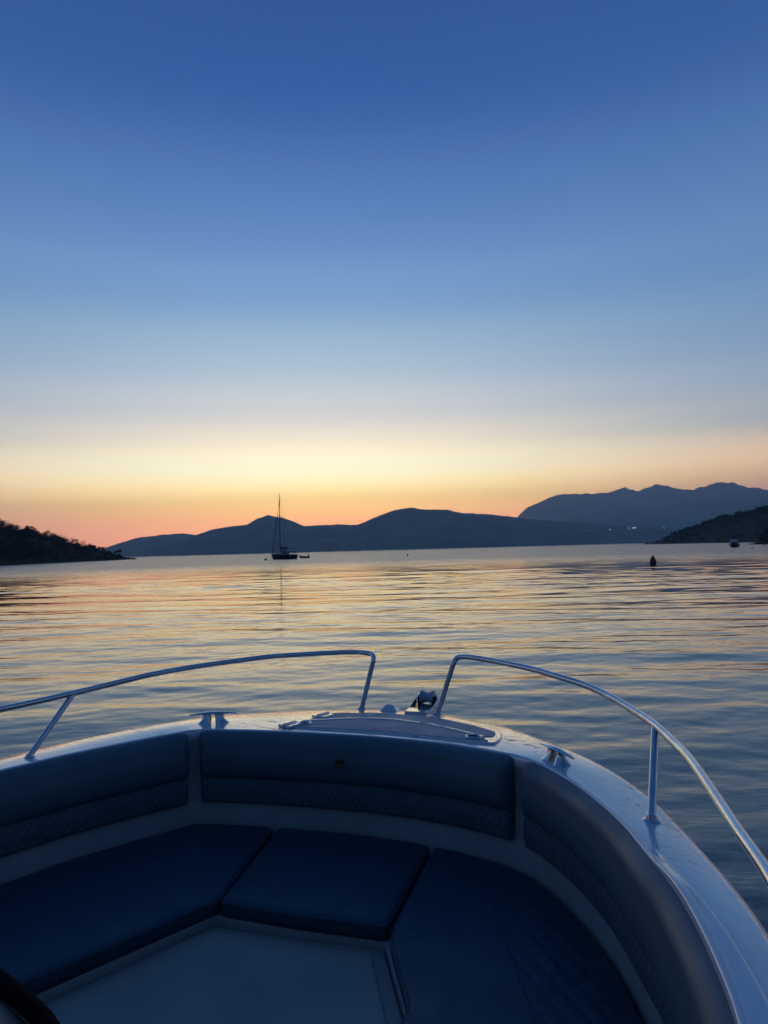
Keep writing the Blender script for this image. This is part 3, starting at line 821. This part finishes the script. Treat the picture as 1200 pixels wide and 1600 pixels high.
BOLP = dprof(.985, 1.196, .062, .058, lean=-.010)
QUIP = dprof(.882, 1.004, .036, .016)
for lab, p0, p1 in (('port backrest with a plain bolster over a quilted band', (-1.36, .75), (-.815, 2.835)), ('bow backrest with a small round emblem on its bolster', (-.778, 2.878), (.675, 2.845)),
                    ('long curved starboard backrest', (.725, 2.815), (1.36, .75))):
    s0, s1 = s_of(*p0), s_of(*p1)
    bk = sweep_pad('backrest', s0, s1, BOLP, M['bolster'], boat, .045, .0022)
    bk['label'] = lab
    sweep_pad('quilted_panel', s0 + .004, s1 - .004, QUIP, M['quilt'], bk, .016)
    if 'emblem' in lab:
        p, q = at_s(s_of(-.104, 2.98))
        e = MB(); R1 = .023
        c0 = p + q * .0655; tq = Vector((-q.y, q.x, 0))
        ring = [(c0 + tq * (R1 * math.cos(t) ) + Vector((0, 0, 1.088 + R1 * math.sin(t)))) for t in [2 * math.pi * k / 28 for k in range(28)]]
        e.add([tuple(v) for v in ring] + [tuple(v - q * .012) for v in ring], [tuple(range(28))] + [(k, (k + 1) % 28, 28 + (k + 1) % 28, 28 + k) for k in range(28)])
        em = e.build('emblem', M['emblem_tan'], bk, smooth_shade=False)
        e2 = MB(); c1 = c0 + q * .002
        arcp = [c1 + tq * (R1 * .62 * math.cos(t)) + Vector((0, 0, 1.088 + R1 * .62 * math.sin(t))) for t in [R(20 + 13 * k) for k in range(12)]]
        e2.tube(arcp, .0045, 6)
        e2.build('emblem_arc', M['emblem_dark'], bk)

# ---- foredeck hatch
HZ = ZD - .002
def lay(obj):
    """Tilt a fitting that was drawn level so that it lies on the sloping foredeck."""
    for v in obj.data.vertices:
        u_, v_, z_ = v.co
        a, b, z = onto(u_, v_)
        v.co = (a, b, z_ + (z - 1.2))
    obj.data.update()
    return obj
hp = [(-.415, 3.005), (.08, 3.018), (.575, 2.968), (.585, 3.06), (.567, 3.150), (.427, 3.248), (.25, 3.335), (.10, 3.372), (-.10, 3.375), (-.312, 3.325)]
gap = MB(); gap.prism(resample(round_poly(inset_poly(hp, -.008), .03), .06), ZD - .04, HZ - .003)
lay(gap.build('hatch_gasket', M['rubber'], boat, smooth_shade=False))
h_ = MB(); h_.prism(resample(round_poly(inset_poly(hp, .003), .03), .06), ZD - .02, HZ + .010)
hatch = lay(h_.build('deck_hatch', M['gelcoat'], boat, smooth_shade=True, bevel=.005, angle=40))
# two nonskid pads with a pale strip between
ip = inset_poly(hp, .028)
def split_pads():
    lower = [(-.405, 3.016), (.08, 3.028), (.548, 2.982), (.500, 3.040), (.283, 3.166), (.12, 3.220), (-.022, 3.240), (-.20, 3.195), (-.372, 3.105)]
    upper = [(-.366, 3.115), (-.20, 3.205), (-.022, 3.250), (.12, 3.230), (.283, 3.176), (.505, 3.048), (.545, 3.06), (.545, 3.115), (.530, 3.148), (.418, 3.232), (.245, 3.318), (.10, 3.355), (-.10, 3.358), (-.300, 3.312)]
    return lower, upper
q = MB()
cl = catmull([(-.372, 3.110, 0), (-.20, 3.200, 0), (-.022, 3.245, 0), (.12, 3.225, 0), (.283, 3.171, 0), (.508, 3.044, 0)], 8)
for part in (cl[:len(cl) * 70 // 100], cl[len(cl) * 73 // 100:]):
    L_ = []; R_ = []
    for k, p in enumerate(part):
        t = (part[min(k + 1, len(part) - 1)] - part[max(k - 1, 0)]).normalized(); n_ = Vector((-t.y, t.x, 0)) * .0075
        L_.append(p + n_); R_.append(p - n_)
    q.prism([(p.x, p.y) for p in L_] + [(p.x, p.y) for p in R_[::-1]], HZ + .004, HZ + .0165)
lay(q.build('inlay_strip', M['strip'], hatch, smooth_shade=False))
for pd in split_pads():
    q = MB(); q.prism(resample(round_poly(pd, .02, 4), .06), HZ, HZ + .0125)
    lay(q.build('nonskid_pad', M['hatch'], hatch, smooth_shade=False))
# latch ring and hinges
def ring_latch(u, v, r_):
    q = MB()
    q.tube([(u + r_ * 1.25 * math.cos(t), v + r_ * math.sin(t), HZ + .016) for t in [2 * math.pi * k / 28 for k in range(29)]], .005, 8, cap=False)
    o = lay(q.build('latch', M['steel'], hatch))
    q = MB(); q.lathe([(.0, HZ + .0127), (r_ * .95, HZ + .0128), (r_ * .95, HZ + .0145), (0, HZ + .015)], (u, v, 0), n=20)
    lay(q.build('latch_cup', M['black'], o))
ring_latch(.470, 3.028, .026)
ring_latch(-.335, 3.066, .022)
for (u, v, an) in ((-.398, 3.035, 1.25), (-.330, 3.245, 1.25)):
    q = MB(); d = Vector((math.cos(an), math.sin(an), 0)); pd = Vector((-d.y, d.x, 0)); c = Vector((u, v, HZ + .011))
    for sgn in (-1, 1):
        base_ = c + pd * (.022 * sgn)
        poly = [base_ + d * x + pd * y for x, y in ((-.035, -.018), (.035, -.018), (.035, .018), (-.035, .018))]
        q.prism([(p.x, p.y) for p in poly], HZ + .004, HZ + .016)
    q.tube([c - d * .04 + Vector((0, 0, .006)), c + d * .04 + Vector((0, 0, .006))], .008, 8)
    lay(q.build('hinge', M['steel'], hatch, bevel=.002))

# ---- cleats
def cleat(u, v, ang, lab):
    c = MB()
    n = 15
    # horn bar: tapered, drooping slightly at both ends, with an oval section
    rows = []
    Lh = .112
    for k in range(n):
        t = -1 + 2 * k / (n - 1)
        x = Lh * t; z = .060 - .010 * abs(t) ** 1.6 + .006
        ry = .0155 * (1 - .62 * abs(t) ** 1.7); rz = .0095 * (1 - .55 * abs(t) ** 1.7)
        rows.append([(x, ry * math.cos(a), z + rz * math.sin(a)) for a in [2 * math.pi * j / 12 for j in range(12)]])
    c.grid(rows, closed=True); c.f += [tuple(range(12))[::-1], tuple((n - 1) * 12 + j for j in range(12))]
    for sx_ in (-1, 1):
        rows = []
        for k in range(8):
            t = k / 7
            x = sx_ * (.042 - .012 * t - .006 * math.sin(math.pi * t)); ry = .022 * (1 - t) ** 1.5 + .013; rx_ = .020 * (1 - t) ** 1.5 + .0135 + .012 * t ** 3
            rows.append([(x + rx_ * math.cos(a), ry * math.sin(a), t * .062) for a in [2 * math.pi * j / 12 for j in range(12)]])
        b0 = len(c.v)
        c.grid(rows, closed=True); c.f += [tuple(b0 + j for j in range(12))[::-1], tuple(b0 + 7 * 12 + j for j in range(12))]
    o = c.build('cleat', M['steel'], boat, angle=45)
    cu, cv, cz = onto(u, v); o.location = (cu, cv, cz + .002); o.scale = (1, 1, .72); o.rotation_euler = (0, 0, ang); o['label'] = lab
cleat(-.790, 3.005, R(27), 'steel mooring cleat on the port bow')
cleat(.842, 2.795, R(-50), 'steel mooring cleat on the starboard bow')

# ---- bow roller
br = MB()
for u, k in ((.028, 1.0), (.147, 1.0)):
    br.add([(u + s_ * .003, v, z) for s_ in (-1, 1) for v, z in ((3.40, ZD - .004), (3.64, ZD - .012), (3.72, ZD + .02), (3.69, ZD + .062), (3.63, ZD + .058))],
           [(0, 1, 2, 3, 4), (9, 8, 7, 6, 5)] + [(i, (i + 1) % 5, 5 + (i + 1) % 5, 5 + i) for i in range(5)])
br.box(.032, .143, 3.40, 3.58, ZD - .005, ZD + .018)
roller = lay(br.build('bow_roller', M['steel'], boat, smooth_shade=False, bevel=.0015))
rl = MB()
prof = [(.004, -.036), (.026, -.036), (.036, -.033), (.037, -.028), (.027, -.010), (.025, 0), (.027, .010), (.037, .028), (.036, .033), (.026, .036), (.004, .036)]
rl.lathe(prof, (.0875, 3.600, ZD + .050), 'x', 22)
lay(rl.build('roller', M['roller'], roller))
for u in (.046, .129):
    br = MB(); br.box(u - .003, u + .003, 3.575, 3.625, ZD + .0, ZD + .056)
    lay(br.build('roller_arm', M['black'], roller, smooth_shade=False))
pn = MB(); pn.tube([(.036, 3.600, ZD + .050), (.139, 3.600, ZD + .050)], .006, 8)
lay(pn.build('pin', M['steel'], roller))
ch = MB(); ch.add([(-.115, 3.435, ZD), (-.02, 3.435, ZD), (-.02, 3.50, ZD), (-.115, 3.50, ZD), (-.085, 3.468, ZD + .034), (-.055, 3.468, ZD + .034)], [(0, 1, 5, 4), (1, 2, 5), (2, 3, 4, 5), (3, 0, 4), (3, 2, 1, 0)])
lay(ch.build('chain_chock', M['gelcoat'], boat, smooth_shade=False, bevel=.006))

# ---- rails
RP = .0128
def leg(foot, top):
    a, b = Vector(onto(*foot)), Vector(top)
    return [tuple(a.lerp(b, t)) for t in (0, .3, .6, .85, 1)]
LEFT_R = leg((-.219, 3.461), (-.178, 3.528, 1.425)) + [(-.180, 3.545, 1.450), (-.215, 3.578, 1.462), (-.303, 3.593, 1.465), (-.42, 3.565, 1.463), (-.545, 3.51, 1.46), (-.70, 3.39, 1.46), (-.837, 3.225, 1.455), (-.96, 3.06, 1.448),
          (-1.05, 2.88, 1.44), (-1.125, 2.70, 1.425), (-1.176, 2.526, 1.415), (-1.215, 2.34, 1.41), (-1.25, 2.10, 1.41), (-1.33, 1.5, 1.41), (-1.40, .6, 1.41), (-1.42, .1, 1.40), (-1.43, -.1, 1.35), (-1.435, -.16, 1.26), (-1.435, -.17, ZD)]
RIGHT_R = leg((.184, 3.444), (.240, 3.552, 1.42)) + [(.254, 3.562, 1.450), (.285, 3.556, 1.462), (.345, 3.525, 1.465), (.45, 3.462, 1.463), (.57, 3.375, 1.46), (.69, 3.285, 1.455), (.797, 3.175, 1.45), (.92, 3.06, 1.44),
           (1.023, 2.915, 1.43), (1.115, 2.74, 1.42), (1.197, 2.540, 1.415), (1.25, 2.36, 1.41), (1.297, 2.15, 1.41), (1.366, 1.715, 1.405), (1.405, 1.45, 1.405), (1.425, 1.1, 1.40), (1.435, .6, 1.40), (1.44, .1, 1.39), (1.445, -.1, 1.34), (1.445, -.16, 1.26), (1.445, -.17, ZD)]
def flange(u, v, parent, ro=.026):
    q = MB(); z0_ = onto(u, v)[2] if v > 2.95 else ZD - .008; u, v = onto(u, v)[:2]; q.lathe([(0, 0), (ro, 0), (ro, .005), (ro * .8, .009), (RP + .004, .011), (RP + .002, .02), (0, .021)], (u, v, z0_), n=22)
    q.build('flange', M['steel'], parent)
for path, post, lab in ((LEFT_R, ((-1.197, 2.31), (-1.176, 2.526, 1.415)), 'curved steel rail on the port bow'), (RIGHT_R, ((1.181, 2.30), (1.197, 2.545, 1.415)), 'curved steel rail on the starboard bow')):
    q = MB(); q.tube(catmull(path, 10), RP, 14)
    rail = q.build('bow_rail', M['steel'], boat, angle=180); rail['label'] = lab
    q = MB(); q.tube([(*post[0], ZD + .004), post[1]], RP * .97, 14)
    q.build('post', M['steel'], rail, angle=60)
    flange(*post[0], rail); flange(*((-.219, 3.461) if post[0][0] < 0 else (.184, 3.444)), rail, .022)
    sgn = 1 if post[0][0] > 0 else -1
    q = MB(); q.tube([(sgn * 1.425, .60, ZD), (sgn * 1.425, .72, 1.402)], RP, 12)
    q.build('post', M['steel'], rail); flange(sgn * 1.425, .60, rail)

# ---- helm console, whose dash edge reaches into the lower left corner
con = MB(); con.prism(round_poly([(-.55, -.55), (.50, -.55), (.60, .35), (.40, .56), (-.40, .60), (-.60, .35)], .10), .40, 1.40)
con.build('helm_console', M['gelcoat_inner'], boat, bevel=.02, angle=50)
TOPE = round_poly([(-.60, -.20), (.778, -.20), (.828, .325), (.738, .562), (.46, .664), (-.40, .70), (-.62, .45)], .14, 8)
TOPE = TOPE if area(TOPE) > 0 else TOPE[::-1]
rings = []
for d, z in ((.03, 1.40), (.0, 1.45), (.0, 1.50), (.010, 1.525), (.035, 1.54), (.10, 1.545), (.22, 1.53)):
    rings.append([(x, y, z) for x, y in inset_poly(TOPE, d)])
mb = MB(); mb.grid(rings, closed=True); mb.f.append(tuple((len(rings) - 1) * len(TOPE) + k for k in range(len(TOPE))))
mb.build('dash_top', M['dash'], boat, angle=70)
mb = MB(); Q = inset_poly(TOPE, .004)
mb.tube([(x, y, 1.535) for x, y in Q] + [(Q[0][0], Q[0][1], 1.538)], .010, 14, cap=False)
mb.build('dash_rim', M['black'], boat)
# ------------------------------------------------------------------ sailing yacht at anchor
M['yacht'] = mat('navy yacht hull', (.010, .014, .024), .65, col2=(.013, .017, .028), scale=.4, spec=.15)
M['yacht_deck'] = mat('yacht deck', (.30, .30, .29), .6, col2=(.25, .25, .24), scale=2)
M['alu'] = mat('dark mast', (.05, .05, .055), .5)
M['canvas'] = mat('navy canvas', (.02, .028, .05), .85, bump=.3, bscale=8)
M['screen'] = mat('yacht screen', (.35, .40, .45), .12)
def yacht():
    x, y = -31.1, 222.0
    head = math.atan2(-8.6 * 1, 9.0)    # towards the left and away
    t = thing('sailing_yacht', 'dark sailing yacht at anchor with bare mast and furled sails', 'sailboat', (x, y, 0), 0)
    # local +Y is the bow
    t.rotation_euler = (0, 0, R(38))
    rows = []
    Lb, La = 5.4, -6.6
    for k in range(25):
        q = k / 24; yy = La + (Lb - La) * q
        beam = 1.95 * (max(0, 1 - max(0, (q - .42) / .58) ** 2.1)) ** .8 * (1 - .22 * max(0, (.42 - q) / .42) ** 2) + .02
        sheer = 1.32 + .45 * q ** 1.8
        rake = .75 * q ** 6
        rows.append([(sx_ * beam * bx, yy + rake * zf, z) for sx_, bx, z, zf in ((-1, 1, sheer, 1), (-1, .97, .55, .5), (-1, .82, .08, .1), (-1, .45, -.35, -.3), (0, 0, -.55, -.4), (1, .45, -.35, -.3), (1, .82, .08, .1), (1, .97, .55, .5), (1, 1, sheer, 1))])
    m = MB(); m.grid(rows)
    m.f.append(tuple(range(9))); b0 = 24 * 9; m.f.append(tuple(b0 + j for j in range(9))[::-1])
    m.build('hull', M['yacht'], t, angle=60)
    m = MB(); m.grid([[r_[0][:2] + (r_[0][2] - .02,), (0, r_[0][1], r_[0][2] + .05), r_[8][:2] + (r_[8][2] - .02,)] for r_ in rows])
    m.build('deck', M['yacht_deck'], t)
    rows = []
    for k in range(11):
        q = k / 10; yy = -2.6 + 5.2 * q; wd = 1.15 * (1 - .35 * q ** 2); hh = 1.15 + .45 * math.sin(math.pi * min(1, .25 + .75 * (1 - q))) ** .7 * (1 - .25 * q)
        rows.append([(-wd - .1, yy, 1.05), (-wd, yy, hh + .12), (-wd * .7, yy, hh + .25), (0, yy, hh + .30), (wd * .7, yy, hh + .25), (wd, yy, hh + .12), (wd + .1, yy, 1.05)])
    m = MB(); m.grid(rows); m.f += [tuple(range(7)), tuple(10 * 7 + j for j in range(7))[::-1]]
    m.build('coachroof', M['yacht_deck'], t, angle=50)
    my = .95
    m = MB(); m.tube([(0, my, 1.2), (0, my - .05, 10), (0, my - .18, 19.6)], [.15, .145, .10], 10)
    mast = m.build('mast', M['alu'], t)
    for z in (7.2, 12.8):
        for s_ in (-1, 1):
            m = MB(); m.tube([(0, my - .05, z), (s_ * (1.25 if z < 10 else .95), my - .35, z + .05)], .045, 6); m.build('spreader', M['alu'], mast)
    m = MB(); m.tube([(0, my - .2, 2.75), (0, -4.1, 2.85)], .11, 8)
    boom = m.build('boom', M['alu'], t)
    m = MB(); m.tube([(0, my - .25, 2.98), (.03, -.4, 3.13), (0, -2.2, 3.08), (0, -3.9, 2.98)], [.20, .27, .23, .12], 10)
    m.build('furled_mainsail', M['canvas'], boom)
    m = MB(); m.tube([(0, 5.75, 1.6), (0, 3.1, 10.4), (0, my - .05, 17.6)], [.10, .11, .05], 8)
    m.build('furled_headsail', M['canvas'], t)
    for a, b in (((0, -6.4, 1.2), (0, my - .18, 19.5)),):
        m = MB(); m.tube([a, b], .022, 5); m.build('backstay', M['alu'], t)
    for s_ in (-1, 1):
        m = MB(); m.tube([(s_ * 1.75, my - .5, 1.25), (s_ * 1.25, my - .35, 7.25), (s_ * .95, my - .4, 12.85), (0, my - .16, 18.8)], .022, 5); m.build('shroud', M['alu'], t)
    # sprayhood, wheel and pushpit
    rows = []
    for k in range(7):
        a = R(10 + 150 * k / 6 * .75); rows.append([(xx, -2.3 - .95 * math.cos(a) * (1 - .15 * abs(xx)) + .6, 1.35 + 1.05 * math.sin(a) * (1 - .12 * xx * xx)) for xx in (-1.15, -.7, 0, .7, 1.15)])
    m = MB(); m.grid(rows); sh = m.build('sprayhood', M['canvas'], t)
    sm = sh.modifiers.new('thick', 'SOLIDIFY'); sm.thickness = .03
    m = MB(); m.box(-.62, .62, -2.66, -2.60, 1.70, 2.2); m.build('sprayhood_window', M['screen'], t, smooth_shade=False)
    for s_ in (-1, 1):
        m = MB(); m.tube([(s_ * .75 + .48 * math.cos(q), -5.0, 1.55 + .48 * math.sin(q)) for q in [2 * math.pi * k / 24 for k in range(25)]], .03, 6, cap=False)
        for q in (0, 1.05, 2.1):
            m.tube([(s_ * .75 - .48 * math.cos(q), -5.0, 1.55 - .48 * math.sin(q)), (s_ * .75 + .48 * math.cos(q), -5.0, 1.55 + .48 * math.sin(q))], .014, 5)
        m.build('steering_wheel', M['alu'], t)
    m = MB()
    for zz in (1.45, 1.85):
        m.tube([(-1.6, -4.4, zz), (-1.5, -6.3, zz), (-.5, -6.5, zz)], .025, 6); m.tube([(1.6, -4.4, zz), (1.5, -6.3, zz), (.5, -6.5, zz)], .025, 6)
    for px, py in ((-1.6, -4.4), (-1.5, -6.3), (-.5, -6.5), (1.6, -4.4), (1.5, -6.3), (.5, -6.5)):
        m.tube([(px, py, 1.05), (px, py, 1.86)], .025, 6)
    m.build('pushpit', M['alu'], t)
    m = MB()
    m.tube([(-1.1, 4.1, 2.0), (-.45, 5.6, 2.1), (.45, 5.6, 2.1), (1.1, 4.1, 2.0)], .025, 6)
    for px, py in ((-1.1, 4.1), (-.45, 5.5), (.45, 5.5), (1.1, 4.1)): m.tube([(px, py, 1.35), (px, py, 2.05)], .025, 6)
    m.build('pulpit', M['alu'], t)
    m = MB()
    m.box(-.9, .9, -6.3, -6.2, 1.95, 2.05); m.tube([(-.9, -6.25, 1.0), (-.9, -6.25, 2.75)], .03, 6); m.tube([(.9, -6.25, 1.0), (.9, -6.25, 2.75)], .03, 6); m.box(-1.1, 1.1, -6.7, -5.9, 2.75, 2.80)
    m.build('stern_arch', M['alu'], t, smooth_shade=False)
    for ch_ in t.children:
        if not ch_.name.startswith(('hull', 'deck')): ch_.location.z = .27
    m = MB(); m.tube([(0, 5.9, 1.35), (.2, 8.0, .5), (.45, 9.6, .06)], .03, 5); m.build('mooring_line', M['alu'], t)
yacht()

M['tubes'] = mat('dark inflatable tubes', (.018, .019, .022), .55)
def dinghy():
    t = thing('inflatable_dinghy', 'small black inflatable dinghy with outboard afloat behind the sailing yacht', 'dinghy', (-26.4, 240.4, 0), R(70))
    t.scale = (1.1, 1.0, 1.35)
    m = MB(); P = [(-.65, -1.6, .22), (-.66, -.6, .22), (-.62, .5, .25), (-.42, 1.25, .34), (0, 1.62, .44), (.42, 1.25, .34), (.62, .5, .25), (.66, -.6, .22), (.65, -1.6, .22)]
    m.tube(catmull(P, 5), .24, 12); m.build('tube_collar', M['tubes'], t)
    m = MB(); m.box(-.5, .5, -1.4, 1.1, .08, .16); m.build('floor', M['tubes'], t, smooth_shade=False)
    m = MB(); m.box(-.45, .45, -1.42, -1.36, .1, .52); tr = m.build('transom', M['black'], t, smooth_shade=False)
    m = MB(); m.lathe([(.02, .42), (.09, .46), (.15, .62), (.17, .80), (.14, .94), (.02, .98)], (0, -1.52, 0), n=12); m.tube([(0, -1.52, .5), (0, -1.5, -.2)], .06, 8)
    m.tube([(0, -1.45, .78), (.05, -.95, .86)], .025, 6)
    m.build('outboard_motor', M['black'], t)
    m = MB(); m.box(-.48, .48, -.25, .0, .36, .42); m.build('thwart', M['black'], t, smooth_shade=False)
dinghy()

M['cab_white'] = mat('grey white topsides', (.40, .41, .42), .3)
M['cab_dark'] = mat('dark topsides', (.02, .022, .026), .35)
def cabin_boat():
    x, y = 100.0, 211.0
    t = thing('cabin_boat', 'small motorboat with a pale canopy moored off the wooded hill', 'motorboat', (x * .985, y * .985, 0), R(150))
    rows = []
    for k in range(15):
        q = k / 14; yy = -2.6 + 5.6 * q
        bm_ = 1.22 * (max(0, 1 - max(0, (q - .5) / .5) ** 2.2)) ** .75 + .03; sh = .85 + .35 * q ** 2
        rows.append([(s_ * bm_ * f, yy + .35 * q ** 4 * (z > .3), z) for s_, f, z in ((-1, 1, sh), (-1, .93, .35), (-1, .75, 0), (0, 0, -.3), (1, .75, 0), (1, .93, .35), (1, 1, sh))])
    m = MB(); m.grid(rows); m.f += [tuple(range(7)), tuple(14 * 7 + j for j in range(7))[::-1]]
    m.build('hull', M['cab_dark'], t, angle=60)
    m = MB(); m.tube([(p[0][0], p[0][1], p[0][2] - .08) for p in rows] + [(p[6][0], p[6][1], p[6][2] - .08) for p in rows[::-1]], .10, 8); m.build('fender_strip', M['cab_dark'], t)
    m = MB(); m.grid([[(p[0][0], p[0][1], p[0][2] - .03), (0, p[0][1], p[0][2] + .03), (p[6][0], p[6][1], p[6][2] - .03)] for p in rows]); m.build('deck', M['cab_white'], t)
    rows = []
    for k in range(9):
        q = k / 8; yy = -1.4 + 2.5 * q; h = 2.35 - .95 * smooth(q, .62, 1.0)
        rows.append([(-1.0, yy, .95), (-.98, yy, h - .35), (-.8, yy, h - .08), (0, yy, h), (.8, yy, h - .08), (.98, yy, h - .35), (1.0, yy, .95)])
    m = MB(); m.grid([r_[1:6] for r_ in rows]); c = m.build('canopy', M['cab_white'], t); s = c.modifiers.new('thick', 'SOLIDIFY'); s.thickness = .05
    m = MB(); m.box(-.9, .9, .95, 1.0, 1.0, 1.55); m.build('windscreen', M['dark_glass'], t, smooth_shade=False)
    for sx_ in (-1, 1):
        for py in (-1.35, 0.1):
            m = MB(); m.tube([(sx_ * .98, py, .85), (sx_ * .98, py, 2.02)], .04, 6); m.build('canopy_pole', M['alu'], t)
    m = MB(); m.lathe([(.03, .3), (.16, .4), (.2, .8), (.17, 1.2), (.03, 1.3)], (0, -2.8, 0), n=12); m.tube([(0, -2.75, .5), (0, -2.75, -.3)], .09, 8); m.build('outboard_motor', M['black'], t)
cabin_boat()

# ------------------------------------------------------------------ buoys
M['buoy'] = mat('dark buoy plastic', (.022, .020, .022), .5, col2=(.035, .032, .032), scale=5)
def buoy(label, x, y, r_, h, group=None, knob=True, name='mooring_buoy', tilt=.05):
    t = thing(name, label, 'buoy', (x, y, 0), 0, group)
    t.rotation_euler = (tilt, .04, 0)
    m = MB(); m.lathe([(.02 * r_, -.35 * h), (.6 * r_, -.3 * h), (.95 * r_, -.08 * h), (r_, .14 * h), (.97 * r_, .32 * h), (.82 * r_, .54 * h), (.58 * r_, .72 * h), (.36 * r_, .84 * h), (.22 * r_, .90 * h), (.05 * r_, .915 * h)], n=20)
    m.build('float', M['buoy'], t, angle=60)
    if knob:
        m = MB(); m.tube([(0, 0, .88 * h), (0, 0, .97 * h)], r_ * .12, 8); m.tube([(r_ * .17 * math.cos(q), 0, .955 * h + r_ * .17 * math.sin(q)) for q in [2 * math.pi * k / 14 for k in range(15)]], r_ * .05, 6, cap=False)
        m.build('mooring_eye', M['alu'], t)
    return t
GB = 'mooring buoys scattered over the bay'
buoy('large dark pear shaped mooring buoy floating at right', 25.0, 69.0, .30, .80, GB)
buoy('low dark buoy just ahead of the yacht bow', -32.66, 201.3, .42, .55, GB)
buoy('small lone buoy far out below the middle of the long hills', 6.7, 219.7, .28, .62, GB)
buoy('tiny buoy just right of the cabin boat', 84.2, 169.2, .16, .36, GB, False)
buoy('tiny buoy near the rocky point at the right edge', 116.8, 227.2, .2, .42, GB, False)

# ------------------------------------------------------------------ air
hz = MB(); hz.box(-10800, 10800, -10800, 10800, -3.0, 770)
ho = hz.build('haze', None, smooth_shade=False)
tag(ho, 'thin blue evening haze over the bay', 'haze', kind='stuff')
m = bpy.data.materials.new('evening haze'); m.use_nodes = True
nt = m.node_tree; nt.nodes.remove(nt.nodes['Principled BSDF'])
pv = nt.nodes.new('ShaderNodeVolumePrincipled'); pv.inputs['Color'].default_value = (.62, .86, 1.0, 1); pv.inputs['Density'].default_value = 1.75e-4; pv.inputs['Anisotropy'].default_value = .25
nt.links.new(pv.outputs[0], nt.nodes['Material Output'].inputs['Volume'])
ho.data.materials.append(m)
